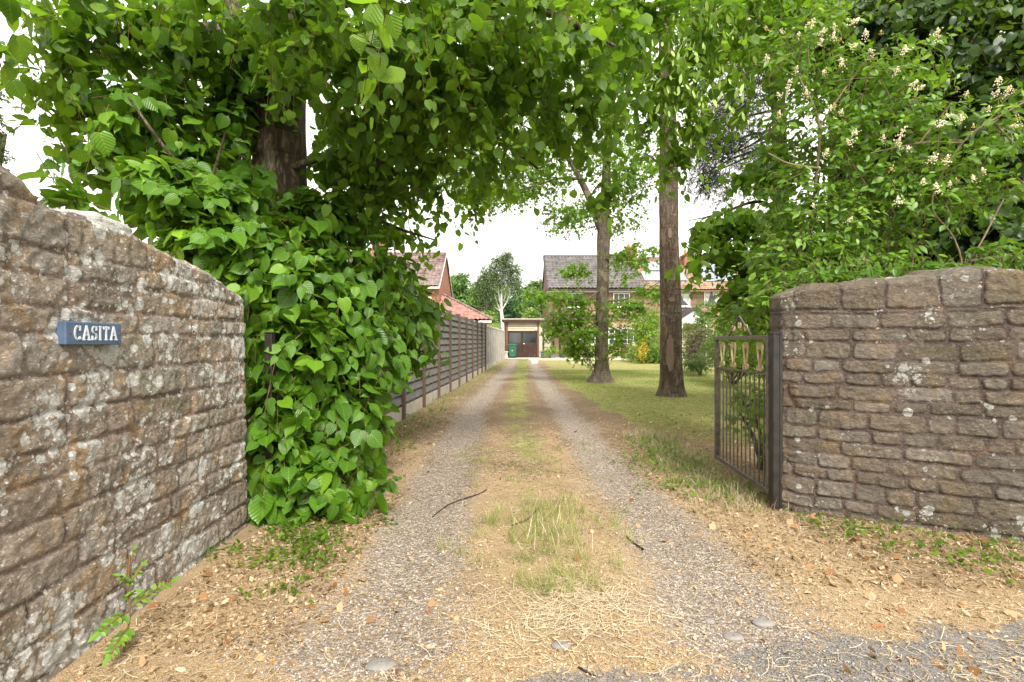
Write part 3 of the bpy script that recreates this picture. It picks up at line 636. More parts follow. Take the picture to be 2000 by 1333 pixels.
MB().box(4.6, 9.35, 38.6, 39.995, 0, 3.0).build('bay_wall', M_['brickpale'], hA)
tiled('bay_roof', (4.45, 38.4, 3.06), (9.5, 38.4, 3.06), (4.45, 39.98, 3.65), (9.5, 39.98, 3.65), M_['tilebrown'], hA)
MB().box(4.45, 9.5, 38.28, 38.39, 2.94, 3.06).build('gutter', M_['lead'], hA)
window(hA, 7.25, 9.15, 38.58, .98, 2.2, 4, 3); window(hA, 4.9, 6.3, 38.58, .98, 2.2, 3, 3)
# neighbour
hB = empty('brick_house', 'brown tiled brick house with solar panels tinted pale with sky sheen, right of the thick lawn tree', 'house', (10.3, 40, 0))
MB().prism([(40, 0), (48.6, 0), (48.6, 5.35), (44.3, 8.4), (40, 5.35)], 0, 10.29, 21.0).build('wall', M_['brick'], hB)
tiled('roof', (10.33, 39.6, 5.2), (21.2, 39.6, 5.2), (10.33, 44.3, 8.5), (21.2, 44.3, 8.5), M_['tilebrown'], hB, wave=.26, row=.28, amp=.06)
MB().prism([(44.3, 8.5), (48.9, 5.2), (48.9, 5.1), (44.3, 8.36)], 0, 10.33, 21.2).build('rear_roof', M_['tilebrown'], hB)
MB().box(10.33, 21.2, 39.46, 39.58, 5.05, 5.18).build('gutter', M_['brownframe'], hB)
def onroof(x, s, h=.12): 
    n = np.array((0, -3.3, 4.7)); n /= np.linalg.norm(n); return np.array((x, 39.6+4.7*s, 5.2+3.3*s))+n*h
for (xa, xb, sa, sb, k) in ((10.5, 12.2, .22, .48, 0), (12.25, 13.9, .22, .48, 0), (10.9, 12.4, .52, .78, 0), (12.45, 13.9, .52, .78, 0), (15.3, 16.6, .20, .46, 0), (16.65, 18.0, .20, .46, 0), (15.6, 17.0, .49, .74, 0)):
    MB().add([onroof(xa, sa), onroof(xb, sa), onroof(xb, sb), onroof(xa, sb), onroof(xa, sa, .17), onroof(xb, sa, .17), onroof(xb, sb, .17), onroof(xa, sb, .17)], [(3, 2, 1, 0), (4, 5, 6, 7), (0, 1, 5, 4), (1, 2, 6, 5), (2, 3, 7, 6), (3, 0, 4, 7)]).build('solar_panel', M_['solar'], hB)
for x, z in ((10.0, 9.0), (14.75, 8.5)):
    c = MB().box(x-.4, x+.4, 42.6, 43.6, 6.8, z).build('chimney', M_['brickred'], hB)
    for q in (-.18, .18): kid(c, MB().lathe([(.11, 0), (.13, .05), (.10, .4)], 10, (x+q, 43.1, z)), 'chimney_pot', M_['terracotta'])
    kid(c, MB().box(x-.45, x+.45, 42.55, 43.65, z-.15, z-.02), 'chimney_cap', M_['brickred'])
window(hB, 12.2, 13.9, 39.99, 3.95, 5.15, 2, 1, True); window(hB, 15.0, 16.15, 39.99, 3.95, 5.15, 1, 1, True)
window(hB, 17.6, 18.9, 39.99, 3.95, 5.15, 2, 1, True)
MB().box(12.0, 20.5, 38.3, 39.99, 0, 3.0).build('front_bay', M_['brickpale'], hB)
tiled('bay_roof', (14.4, 38.0, 3.05), (20.6, 38.0, 3.05), (14.4, 39.97, 4.0), (20.6, 39.97, 4.0), M_['tilered'], hB)
po = MB().prism([(12.35, 2.55), (14.35, 2.55), (14.35, 2.85), (13.35, 3.5), (12.35, 2.85)], 1, 37.5, 39.5).build('porch_gable', M_['whitepaint'], hB)
kid(po, MB().prism([(12.2, 2.80), (13.35, 3.54), (14.5, 2.80), (14.5, 2.93), (13.35, 3.70), (12.2, 2.93)], 1, 37.3, 39.55), 'porch_roof', M_['lead'])
for x in (12.45, 14.25): kid(po, MB().box(x-.06, x+.06, 37.55, 37.67, 0, 2.55), 'porch_post', M_['whitepaint'])
window(hB, 15.2, 17.5, 38.28, .98, 2.3, 4, 1)
for x, zt_ in ((9.75, 11.3), (10.35, 11.9)):
    a = MB().tube([(x, 43.1, 9.0), (x, 43.1, zt_)], .018, 5); a.bar((x-.35, 43.1, zt_-.15), (x+.35, 43.1, zt_-.15), .015)
    for q in range(5): a.bar((x-.3+q*.15, 42.9, zt_-.15), (x-.3+q*.15, 43.3, zt_-.15), .01)
    a.build('tv_aerial', M_['lead'], hB)
# left house
hC = empty('brick_house', 'red brick house with weathered red roof and gable, beyond the woven fence', 'house', (-5.72, 40, 0))
MB().prism([(40, 0), (48, 0), (48, 5.55), (44, 8.6), (40, 5.55)], 0, -16, -5.72).build('wall', M_['brickred'], hC)
tiled('roof', (-16, 39.6, 5.45), (-5.6, 39.6, 5.45), (-16, 44, 8.72), (-5.6, 44, 8.72), M_['tilemauve'], hC)
MB().prism([(44, 8.72), (48.4, 5.45), (48.4, 5.33), (44, 8.58)], 0, -16, -5.6).build('rear_roof', M_['tilemauve'], hC)
MB().prism([(39.55, 5.35), (39.55, 5.50), (44, 8.80), (48.4, 5.5), (48.4, 5.35), (44, 8.66)], 0, -5.68, -5.58).build('verge_board', M_['whitepaint'], hC)
MB().tube([(-16, 44, 8.78), (-5.6, 44, 8.78)], .12, 8).build('ridge', M_['tilemauve'], hC)
MB().box(-16, -5.6, 39.4, 39.55, 5.3, 5.43).build('gutter', M_['whitepaint'], hC)
window(hC, -8.0, -6.3, 39.99, 3.3, 4.7, 3); window(hC, -12, -10.2, 39.99, 3.3, 4.7, 3)
MB().box(-16, -1.75, 37.9, 39.8, 0, 2.7).build('extension_wall', M_['brickred'], hC)
MB().box(-5.7, -1.75, 39.8, 46, 0, 2.7).build('side_extension_wall', M_['brickred'], hC)
tiled('extension_roof', (-16, 37.6, 2.75), (-1.45, 37.6, 2.75), (-16, 42, 5.0), (-5.7, 42, 5.0), M_['tilered'], hC, wave=.3, row=.36)
MB().add([(-1.45, 37.6, 2.78), (-1.45, 46.4, 2.78), (-5.7, 42, 5.03), (-5.7, 42, 2.7)], [(0, 1, 2), (0, 2, 3), (1, 3, 2), (0, 3, 1)]).build('hip_roof', M_['tilered'], hC)
MB().tube([(-1.4, 37.5, 2.85), (-5.7, 41.95, 5.12)], .10, 7).build('hip_ridge', M_['tilemauve'], hC)
MB().box(-16, -1.5, 37.45, 37.58, 2.60, 2.74).build('gutter', M_['whitepaint'], hC)
a = MB().tube([(-5.45, 44.5, 7.2), (-5.45, 44.5, 10.6)], .03, 6); a.bar((-5.72, 44.5, 7.6), (-5.45, 44.5, 7.6), .03); a.bar((-5.72, 44.5, 8.1), (-5.45, 44.5, 8.1), .03)
a.build('aerial_mast', M_['lead'], hC)
MB().tube([(-2.05, 41, 3.6), (-2.05, 41, 4.5)], .09, 8).build('flue', M_['lead'], hC)
c = MB().box(-11.9, -10.9, 43.4, 44.4, 8, 10).build('chimney', M_['brickred'], hC)
# garage
ga = empty('garage', 'small flat roofed garage with cream cladding and dark double doors, at the drive end', 'garage', (.8, 40, 0))
gy = 38.9; xl, xr = -.68, 2.35
MB().box(xl+.1, xr-.1, gy+.15, gy+6, 0, 2.78).build('wall', M_['cream'], ga)
MB().box(xl-.1, xr+.1, gy-.35, gy+6.2, 2.87, 2.95).build('roof', M_['stonepale'], ga)
MB().box(xl-.08, xr+.08, gy-.33, gy+.05, 2.69, 2.865).build('fascia', M_['brownwood'], ga)
mb = MB()
for i in range(4): z = 2.03+i*.165; mb.prism([(gy+.12, z), (gy+.02, z+.005), (gy+.08, z+.16), (gy+.12, z+.16)], 0, xl+.36, xr-.42)
mb.build('cladding', M_['cream'], ga)
MB().box(xl+.22, xl+.35, gy-.02, gy+.13, 0, 2.68).build('post', M_['brownframe'], ga); MB().box(xl+.1, xl+.2, gy-.3, gy-.2, 0, 2.68).build('post', M_['brownwood'], ga)
MB().box(xr-.28, xr-.02, gy-.02, gy+.14, 0, 2.68).build('side_panel', M_['cream'], ga); MB().box(xr-.41, xr-.30, gy-.03, gy+.13, 0, 2.68).build('post', M_['brownframe'], ga)
MB().tube([(xr+.05, gy-.25, 0), (xr+.05, gy-.25, 2.68)], .04, 8).build('downpipe', M_['lead'], ga)
for (a, b) in ((xl+.38, .76), (.78, xr-.44)):
    dd = MB(); dd.box(a, b, gy+.03, gy+.08, 0.03, 1.12); dd.box(a, a+.09, gy+.03, gy+.08, 1.12, 1.99); dd.box(b-.09, b, gy+.03, gy+.08, 1.12, 1.99); dd.box(a+.09, b-.09, gy+.03, gy+.08, 1.88, 1.99)
    n = int((b-a)/.14)
    for i in range(n): dd.box(a+.02+i*.14, a+.14+i*.14, gy+.015, gy+.03, .06, 1.10)
    o = dd.build('door', M_['brownwood'], ga)
    kid(o, MB().box(a+.09, b-.09, gy+.045, gy+.06, 1.12, 1.88), 'pane', M_['glass'])
kid(o, MB().box(.85, .97, gy-.01, gy+.012, 1.02, 1.07), 'handle', M_['whitepaint'])
mb = MB().tube([(xr-.52, gy-.03, 2.20), (xr-.52, gy+.02, 2.20)], .085, 14); mb.build('wall_lamp', M_['whitepaint'], ga)
# pale side gate between garage and house
sgt = empty('side_gate', 'pale panelled side gate between the garage and the brick house', 'gate', (2.75, 39.4, 0))
for z0, z1 in ((.05, .72), (.76, 1.12), (1.16, 1.5), (1.54, 2.15)): MB().box(2.42, 2.98, 39.38, 39.42, z0, z1).build('panel', M_['stonepale'], sgt)
MB().box(2.40, 3.0, 39.425, 39.45, 0, 2.2).build('backing_frame', M_['brownframe'], sgt)

# ------------------------------------------------------------------ small garden things
def bin_(x, y, mat, label, lidmat):
    e = empty('wheelie_bin', label, 'bin', (x, y, 0), 0, 'wheelie bins by the garage')
    V = []
    for z, w_, d_ in ((.09, .22, .24), (.90, .28, .34)): V += [(x+i*w_, y+j*d_, z) for i, j in ((-1, -1), (1, -1), (1, 1), (-1, 1))]
    MB().add(V, [(3, 2, 1, 0), (4, 5, 6, 7), (0, 1, 5, 4), (1, 2, 6, 5), (2, 3, 7, 6), (3, 0, 4, 7)]).box(x-.295, x+.295, y-.35, y+.35, .902, .94).build('body', mat, e, bevel=.01)
    MB().prism([(y-.37, .945), (y+.36, .945), (y+.36, 1.02), (y-.1, 1.055), (y-.37, 1.0)], 0, x-.30, x+.30).build('lid', lidmat, e, bevel=.008)
    for s_ in (-1, 1): MB().tube([(x+s_*.2, y+.2, .1), (x+s_*.27, y+.2, .1)], .1, 14).build('wheel', M_['rubber'], e)
    MB().tube([(x-.25, y+.40, .98), (x+.25, y+.40, .98)], .018, 8).build('handle', lidmat, e)
    return e
bn = bin_(0.02, 38.0, M_['bingreen'], 'green wheelie bin with a white number, standing in front of the garage doors', M_['bingreen'])
mb = MB()                                                     # white emblem and number on the bin front
mb.tube([(0.02, 37.70, .55), (0.02, 37.725, .55)], .055, 12)
for a, b in (((-.05, .72), (.0, .72)), ((.0, .72), (.0, .66)), ((.0, .66), (-.05, .66)), ((-.05, .66), (-.05, .60)), ((-.05, .60), (.0, .60))): mb.bar((a[0]+.05, 37.705, a[1]+.09), (b[0]+.05, 37.705, b[1]+.09), .014, .03, up=(0, 1, 0))
mb.build('number_mark', M_['stonepale'], bn)
bin_(0.14, 38.62, M_['bindark'], 'dark grey wheelie bin tucked behind the green one', M_['bindark'])
e = MB().lathe([(.10, 0), (.15, .02), (.13, .12), (.09, .28), (.14, .42), (.17, .46), (.15, .5)], 14, (-.42, 37.4, 0)).build('stone_pot', M_['stonepale']); tag(e, 'small pale stone pot on the ground left of the green bin', 'plant pot')

def frames(n, t):
    n = n/np.linalg.norm(n, axis=1, keepdims=True); t = t-(t*n).sum(1, keepdims=True)*n; l = np.linalg.norm(t, axis=1, keepdims=True); t = t/np.maximum(l, 1e-6)
    return np.cross(t, n), t, n
def inst(tv, tf, pos, X, Y, Z, s, tint, sx=None):
    tv = np.asarray(tv, float); N = len(pos); s = np.broadcast_to(s, (N,)); sx = s if sx is None else sx
    V = pos[:, None]+(sx[:, None]*tv[None, :, 0])[..., None]*X[:, None]+(s[:, None]*tv[None, :, 1])[..., None]*Y[:, None]+(s[:, None]*tv[None, :, 2])[..., None]*Z[:, None]
    A = np.empty((N, len(tv), 3)); A[..., 0] = tv[None, :, 0]; A[..., 1] = tv[None, :, 1]; A[..., 2] = tint[:, None]
    F = [np.asarray(f)[None]+(np.arange(N)*len(tv))[:, None, None] for f in tf]
    return V.reshape(-1, 3), [f.reshape(-1, f.shape[-1]) for f in F], A.reshape(-1, 3)
def heart(curl=.1, fold=.07, skew=0):
    o = [(.0, .0), (.20, -.10), (.40, .06), (.49, .32), (.43, .58), (.26, .82), (.07, .98), (0, 1.12)]
    mid = [(0, 0), (0, .30), (0, .60), (0, .85)]
    def z(x, y): return fold*abs(x)*2-curl*y*y+.03*math.sin(7*y+3*x)
    V = [(0, 0, 0), (0, .30, z(0, .3)), (0, .60, z(0, .6)), (0, .85, z(0, .85)), (0+skew, 1.12, z(0, 1.12)-.04)]
    for s_ in (1, -1):
        for x, y in o[1:7]: V.append((s_*x+skew*y*y, y, z(x, y)-.02*(x > .4)))
    F4 = []; F3 = []
    for s_, b in ((1, 5), (-1, 11)):
        q = [(0, b, b+1), (0, b+1, b+2, 1), (1, b+2, b+3, 2), (2, b+3, b+4, 3), (3, b+4, b+5, 4)]
        for f in q:
            f = f if s_ > 0 else f[::-1]
            (F3 if len(f) == 3 else F4).append(f)
    return V, [np.array(F4), np.array(F3)]
HEARTS = [heart(.10, .08, 0), heart(.22, .04, .10), heart(.02, .16, -.10), heart(.34, -.08, .06), heart(.45, .12, -.04), heart(-.12, .20, .12)]
OVAL = [([(0, 0, 0), (.2, .25, .05), (.24, .55, .04), (.1, .88, -.03), (0, 1.05, -.08), (-.1, .88, -.03), (-.24, .55, .04), (-.2, .25, .05), (0, .5, 0)], [np.array([(8, 0, 1), (8, 1, 2), (8, 2, 3), (8, 3, 4), (8, 4, 5), (8, 5, 6), (8, 6, 7), (8, 7, 0)])])]
def star():
    pts = [(0, 0), (.16, .02), (.42, -.02), (.30, .22), (.52, .50), (.24, .48), (.13, .62), (0, 1.0)]
    V = [(0, .3, .03)]+[(x, y, -.08*(abs(x)+y)) for x, y in pts]+[(-x, y, -.08*(abs(x)+y)) for x, y in pts[1:-1]][::-1]
    n = len(V)-1; return V, [np.array([(0, 1+i, 1+(i+1) % n) for i in range(n)])]
STAR = [star()]
DIA = [([(0, 0, 0), (.35, .45, .06), (0, 1, -.05), (-.35, .45, .06)], [np.array([(0, 1, 2), (0, 2, 3)])])]
class Fol:
    def __init__(s, shapes, mat, twigmat=None): s.sh = shapes; s.mat = mat; s.tm = twigmat or M_['twig']; s.V = []; s.F = {}; s.A = []; s.n = 0; s.tV = []; s.tF = []; s.tn = 0
    def leaves(s, pos, n, t, size, tint):
        N = len(pos); k = rng.integers(0, len(s.sh), N)
        for i, (tv, tf) in enumerate(s.sh):
            q = k == i
            if not q.any(): continue
            X, Y, Z = frames(n[q], t[q]); V, F, A = inst(tv, tf, pos[q], X, Y, Z, size[q], tint[q], size[q]*rng.uniform(.70, 1.15, q.sum()))
            s.V.append(V); s.A.append(A)
            for f in F: s.F.setdefault(f.shape[1], []).append(f+s.n)
            s.n += len(V)
    def twigs(s, pts, r0, r1=None):           # pts (N,K,3)
        N, K, _ = pts.shape; 
        if N == 0: return
        d = np.gradient(pts, axis=1); d /= np.linalg.norm(d, axis=2, keepdims=True)+1e-9
        a = np.cross(d, np.array((.31, .2, .93))); a /= np.linalg.norm(a, axis=2, keepdims=True)+1e-9; b = np.cross(d, a)
        r = np.linspace(r0, r1 if r1 is not None else r0*.5, K)[None, :, None]
        ring = np.stack([pts+r*(a*math.cos(t)+b*math.sin(t)) for t in (0, 2.094, 4.189)], 2)     # N,K,3,3
        s.tV.append(ring.reshape(-1, 3)); base = (np.arange(N)*K*3)[:, None, None, None]+s.tn
        kk = (np.arange(K-1)*3)[None, :, None, None]; q = np.array([[0, 1, 4, 3], [1, 2, 5, 4], [2, 0, 3, 5]])[None, None]
        s.tF.append((base+kk+q).reshape(-1, 4)); s.tn += N*K*3
    def sprays(s, c, r, n, size, L=.4, m=8, droop=.5, inner=.4, hang=.7, nz=(.8, .5, .55), keep=None, tints=(.1, .8), tw=.0025, out=None, low=None):
        c = np.asarray(c, float); r = np.asarray(r, float); n = int(n)
        if n < 1: return
        u = rng.normal(size=(n, 3)); u /= np.linalg.norm(u, axis=1, keepdims=True)
        rr = (inner**3+(1-inner**3)*rng.random(n))**(1/3); p = c+u*r*rr[:, None]
        if keep is not None: k = keep(p); p = p[k]; u = u[k]; n = len(p)
        if n < 1: return
        o = u/r; o /= np.linalg.norm(o, axis=1, keepdims=True)
        if out is not None: o = o*.6+np.asarray(out)*.6; o /= np.linalg.norm(o, axis=1, keepdims=True)
        d = o*.7+rng.normal(size=(n, 3))*.45+np.array((0, 0, -.15)); d /= np.linalg.norm(d, axis=1, keepdims=True)
        Ls = L*rng.uniform(.6, 1.3, n); T = (np.arange(m)+.6)/m
        tt = T[None, :, None]; pos = p[:, None]+d[:, None]*Ls[:, None, None]*(tt-.5)-np.array((0, 0, 1.))*droop*Ls[:, None, None]*tt**2
        side = np.cross(d, np.array((0, 0, 1.))); side /= np.linalg.norm(side, axis=1, keepdims=True)+1e-6
        sg_ = np.where(np.arange(m) % 2, 1, -1)[None, :, None]
        sz = size*rng.uniform(.5, 1.25, (n, m))*np.linspace(1.08, .7, m)[None]
        lp = pos+side[:, None]*sg_*sz[..., None]*.25
        t = d[:, None]*.5+side[:, None]*sg_*.6+np.array((0, 0, -1.))*hang+rng.normal(size=(n, m, 3))*.3
        nr = o[:, None]*nz[0]+np.array((0, 0, 1.))*nz[1]+rng.normal(size=(n, m, 3))*nz[2]
        ti = np.clip(rng.uniform(tints[0], tints[1], (n, 1))*.75+rng.uniform(tints[0], tints[1], (n, m))*.25+(rng.random((n, m)) > .97)*.3, 0, 1)
        s.leaves(lp.reshape(-1, 3), nr.reshape(-1, 3), t.reshape(-1, 3), sz.ravel(), ti.ravel())
        if tw: 
            T2 = np.linspace(-.15, .95, 4)[None, :, None]; s.twigs(p[:, None]+d[:, None]*Ls[:, None, None]*(T2-.5)-np.array((0, 0, 1.))*droop*Ls[:, None, None]*np.maximum(T2, 0)**2, tw)
            # petioles
    def build(s, par, name='crown', twname='twigs', rel=True):
        if not s.V: return
        V = np.concatenate(s.V); A = np.concatenate(s.A); F = [np.concatenate(f) for f in s.F.values()]
        o = fast(name, V, F, s.mat, attrs={'luv': A}); 
        if par: wparent(o, par)
        if s.tV:
            t = fast(twname, np.concatenate(s.tV), np.concatenate(s.tF), s.tm)
            if par: wparent(t, par)
        return o
def spline(pts, n=10):
    p = np.array(pts, float); q = np.vstack([2*p[0]-p[1], p, 2*p[-1]-p[-2]]); out = []
    for i in range(1, len(q)-2):
        for t in np.linspace(0, 1, n, endpoint=False):
            out.append(.5*((2*q[i])+(-q[i-1]+q[i+1])*t+(2*q[i-1]-5*q[i]+4*q[i+1]-q[i+2])*t*t+(-q[i-1]+3*q[i]-3*q[i+1]+q[i+2])*t**3))
    out.append(q[-2]); return np.array(out)
class Limbs:
    def __init__(s): s.V = []; s.F = []; s.n = 0
    def add(s, pts, seg=14, n=10, rough=.06, step=1, buttress=0):
        q = spline([tuple(p) for p in pts], n); K = len(q); c = q[:, :3]; r = np.maximum(q[:, 3], .004)
        d = np.gradient(c, axis=0); d /= np.linalg.norm(d, axis=1, keepdims=True); ref = np.array((0, 1., 0)) if abs(d[0, 1]) < .8 else np.array((1., 0, 0))
        a = np.cross(d, ref); a /= np.linalg.norm(a, axis=1, keepdims=True); b = np.cross(d, a)
        th = np.arange(seg)*2*math.pi/seg; ct, st = np.cos(th), np.sin(th)
        dirv = a[:, None]*ct[None, :, None]+b[:, None]*st[None, :, None]
        rad = r[:, None]*(1+rough*2*fbm(ct[None]*1.6+c[:, :1]*3, st[None]*1.6, c[:, 2:3]*1.2, 1, 3, 3)+rough*1.2*fbm(ct[None]*6, st[None]*6, c[:, 2:3]*2.2, 1, 3, 4))
        V = c[:, None]+dirv*rad[..., None]; s.V.append(V.reshape(-1, 3))
        i, j = np.meshgrid(np.arange(seg), np.arange(K-1)); f = np.stack([j*seg+i, j*seg+(i+1) % seg, (j+1)*seg+(i+1) % seg, (j+1)*seg+i], -1).reshape(-1, 4)
        s.F.append(f+s.n); s.n += K*seg; return c
    def build(s, name, mat, par):
        o = fast(name, np.concatenate(s.V), np.concatenate(s.F), mat, smooth=True); wparent(o, par); return o
def W(x, y, d, r): return (*P(x, y, d), r)
def B(x, y, d, rx, ry, rd): return P(x, y, d), np.array((rx*d/1000, rd, ry*d/1000))

#VEG
exec_veg = True
# ------------------------------------------------------------------ the big lime tree, left
lt = empty('lime_tree', 'big lime tree with leafy shoots hiding its base, beside the left wall end', 'tree', (-2.1, 4.75, 0))
tr = Limbs()
tr.add([(-2.05, 4.75, -.1, .42), (-2.08, 4.75, .5, .30), (-2.15, 4.75, 1.5, .24), W(548, 400, 4.8, .23), W(545, 290, 4.8, .225), W(540, 200, 4.8, .235), W(560, 120, 4.85, .19), W(575, 30, 4.9, .18), W(590, -120, 5.0, .16), W(600, -400, 5.2, .12)], 36, 16, .14)
tr.add([W(530, 215, 4.78, .16), W(490, 120, 4.7, .13), W(455, 40, 4.6, .11), W(420, -80, 4.5, .09)], 20, 10, .12)
tr.build('trunk', M_['bark'], lt)
br = Limbs()
for pts in ([W(520, 170, 4.7, .06), W(440, 190, 4.5, .03), W(380, 240, 4.3, .012)], [W(590, 60, 4.8, .08), W(760, 130, 4.6, .045), W(900, 220, 4.9, .03), W(1050, 330, 5.5, .012)],
            [W(580, 20, 4.8, .08), W(800, -20, 4.0, .05), W(1050, 20, 3.8, .03), W(1200, 90, 4.0, .012)], [W(470, 60, 4.6, .07), W(300, 60, 4, .035), W(120, 110, 3.6, .012)],
            [W(560, 330, 4.7, .04), W(700, 300, 4.6, .02), W(830, 380, 4.8, .01)], [W(500, 480, 4.5, .02), W(420, 400, 4.0, .014), W(330, 300, 3.6, .012), W(250, 190, 3.4, .008)],
            [W(440, 260, 3.9, .008), W(410, 380, 3.8, .011), W(440, 440, 3.8, .012), W(440, 500, 3.8, .012)], [W(655, 490, 4.9, .09), W(660, 420, 4.9, .07), W(665, 350, 5, .05), W(720, 250, 5.2, .03)],
            [W(640, 380, 5, .03), W(760, 440, 5.2, .02), W(850, 470, 5.4, .008)], [W(527, 520, 3.7, .008), W(527, 470, 3.7, .008), W(528, 440, 3.7, .007)]):
    br.add(pts, 8, 8, .08)
br.build('branches', M_['bark'], lt)
sh = Fol(HEARTS, ML['shoot'])
tcx = P(545, 270, 4.8)
def keepL(p):
    u = p[:, 0]/p[:, 1]*1000+1000; v = 667-(p[:, 2]-EYE)/p[:, 1]*1000
    inwall = (p[:, 0] < -1.62) & (p[:, 1] < 3.45) & (p[:, 2] < 1.72)
    hole = (np.hypot(p[:, 0]+2.05, p[:, 1]-4.35) < .50) & (p[:, 2] > 2.7) & (p[:, 2] < 3.5) & (p[:, 0] > -2.3)
    return ~inwall & ~hole & (p[:, 2] > .02)
for (x, y, d, rx, ry, rd, n) in ((560, 955, 3.65, 75, 85, .25, 50), (625, 930, 3.75, 80, 92, .35, 56), (685, 955, 3.85, 42, 52, .2, 24), (545, 840, 3.7, 75, 100, .3, 66), (640, 800, 4.0, 110, 120, .4, 95), (700, 830, 4.4, 55, 90, .35, 46),
        (560, 690, 3.75, 95, 110, .35, 95), (680, 660, 4.4, 110, 110, .5, 110), (770, 640, 5.4, 75, 70, .6, 72), (810, 600, 6.0, 45, 55, .4, 38), (560, 560, 3.9, 120, 90, .4, 100), (680, 550, 4.6, 110, 80, .5, 95), (760, 560, 5.4, 60, 60, .5, 44),
        (430, 470, 3.65, 95, 55, .3, 50), (520, 470, 4.0, 130, 70, .4, 85), (400, 400, 3.8, 110, 70, .4, 72), (330, 360, 3.7, 80, 60, .35, 42), (620, 430, 4.6, 90, 70, .4, 60), (440, 330, 4.2, 90, 80, .3, 58),
        (470, 250, 4.5, 60, 90, .25, 34), (620, 270, 4.6, 40, 90, .2, 22), (540, 160, 4.5, 90, 50, .2, 26), (300, 250, 4.0, 130, 90, .5, 70), (200, 330, 4.0, 60, 50, .4, 12), (745, 945, 3.6, 14, 18, .06, 2), (135, 385, 2.9, 40, 14, .12, 5)):
    c, r = B(x, y, d, rx, ry, rd); sh.sprays(c, r, n, .13, .38, 8, .45, .35, .8, (.9, .5, .55), keepL, (.05, .85), .003)
sh.build(lt, 'basal_shoots', 'shoot_twigs')
cw = Fol(HEARTS, ML['lime'])
def keepC(p):
    v = (p[:, 2]-EYE)/p[:, 1]; u = p[:, 0]/p[:, 1]
    hole = (np.hypot(p[:, 0]+2.05, p[:, 1]-4.2) < .55) & (p[:, 2] > 2.7) & (p[:, 2] < 3.45) & (p[:, 0] > -2.3)
    return ~hole & (p[:, 1] > 1.5)
for (x, y, d, rx, ry, rd, n, s_) in ((620, 60, 3.6, 170, 90, .8, 80, .085), (420, 90, 4.3, 160, 100, .7, 110, .09), (240, 90, 4.0, 130, 90, .7, 70, .09), (90, 60, 3.4, 100, 70, .6, 20, .09), (90, 150, 3.8, 90, 40, .5, 14, .085), (170, 210, 3.9, 80, 50, .4, 22, .085),
        (780, 140, 3.9, 150, 100, .7, 130, .085), (730, 260, 4.6, 130, 90, .6, 95, .09), (800, 350, 5.2, 90, 70, .5, 60, .09), (690, 340, 5.0, 90, 90, .5, 55, .09), (760, 440, 5.4, 70, 40, .4, 22, .09), (870, 240, 4.6, 130, 110, .8, 105, .085),
        (960, 90, 4.0, 170, 100, .9, 120, .08), (1010, 230, 5.0, 150, 90, .8, 105, .085), (940, 350, 5.6, 80, 60, .5, 36, .085), (1130, 120, 4.4, 150, 110, .8, 90, .09), (1150, 250, 5.0, 110, 60, .6, 26, .085), (1180, 370, 5.2, 30, 70, .3, 9, .085), (1060, 300, 5.4, 70, 40, .5, 10, .085), (520, 110, 4.4, 120, 90, .3, 60, .1), (470, 200, 4.5, 60, 60, .2, 14, .1),
        (870, 430, 5.0, 16, 14, .15, 1, .085), (1020, 10, 4.2, 220, 50, .7, 110, .085), (1180, 10, 5, 130, 60, .7, 70, .085), (820, 20, 4, 130, 50, .6, 50, .085), (650, -50, 3.5, 500, 50, 1.0, 55, .09), (740, 40, 1.9, 60, 22, .2, 3, .085)):
    c, r = B(x, y, d, rx, ry, rd); cw.sprays(c, r, n*(.72 if x > 650 else .9), s_*1.24, .42, 9, .6, .2, 1.1, (.55, .25, .7), keepC, (.05, .95), .0028)
cw.build(lt, 'crown', 'twigs')

# ------------------------------------------------------------------ sycamore (slimmer lawn tree)
D1 = 15.6
sy = empty('sycamore_tree', 'slimmer lawn tree with forked grey trunk and low lobed leaf sprays', 'tree', tuple(P(1175, 747, D1)))
tr = Limbs()
tr.add([W(1174, 752, D1, .52), W(1174, 742, D1, .40), W(1175, 722, D1, .245), W(1175, 680, D1, .20), W(1176, 600, D1, .188), W(1178, 520, D1, .182), W(1179, 470, D1, .20), W(1180, 440, D1, .18), W(1182, 380, D1, .135), W(1186, 300, D1, .12), W(1190, 200, D1, .12), W(1190, 60, D1, .08)], 32, 16, .07)
tr.add([W(1180, 455, D1, .17), W(1166, 425, D1, .14), W(1150, 385, D1, .11), W(1130, 345, D1, .09), W(1108, 305, D1, .07), W(1080, 250, D1, .04)], 18, 10, .06)
tr.build('trunk', M_['barkgrey'], sy)
br = Limbs()
for pts in ([W(1128, 350, D1, .05), W(1090, 350, D1, .04), W(1050, 362, D1-.5, .02), (*P(960, 385, D1-1), .01)], [W(1182, 560, D1, .035), W(1130, 590, D1-.5, .02), W(1030, 575, D1-1, .008)], [W(1178, 590, D1, .04), W(1230, 583, D1-.5, .02), W(1300, 545, D1-1, .008)],
            [W(1180, 500, D1, .035), W(1240, 495, D1, .02), W(1290, 480, D1, .01)], [W(1182, 400, D1, .05), W(1230, 330, D1, .03), W(1280, 290, D1, .012)], [W(1160, 735, D1-.3, .02), W(1146, 690, D1-.4, .015), W(1138, 660, D1-.5, .008)],
            [W(1178, 620, D1, .03), W(1130, 650, D1-.5, .015), W(1090, 640, D1-.8, .008)]): br.add(pts, 7, 8, .06)
br.build('branches', M_['barkgrey'], sy)
f = Fol(STAR, ML['maple'])
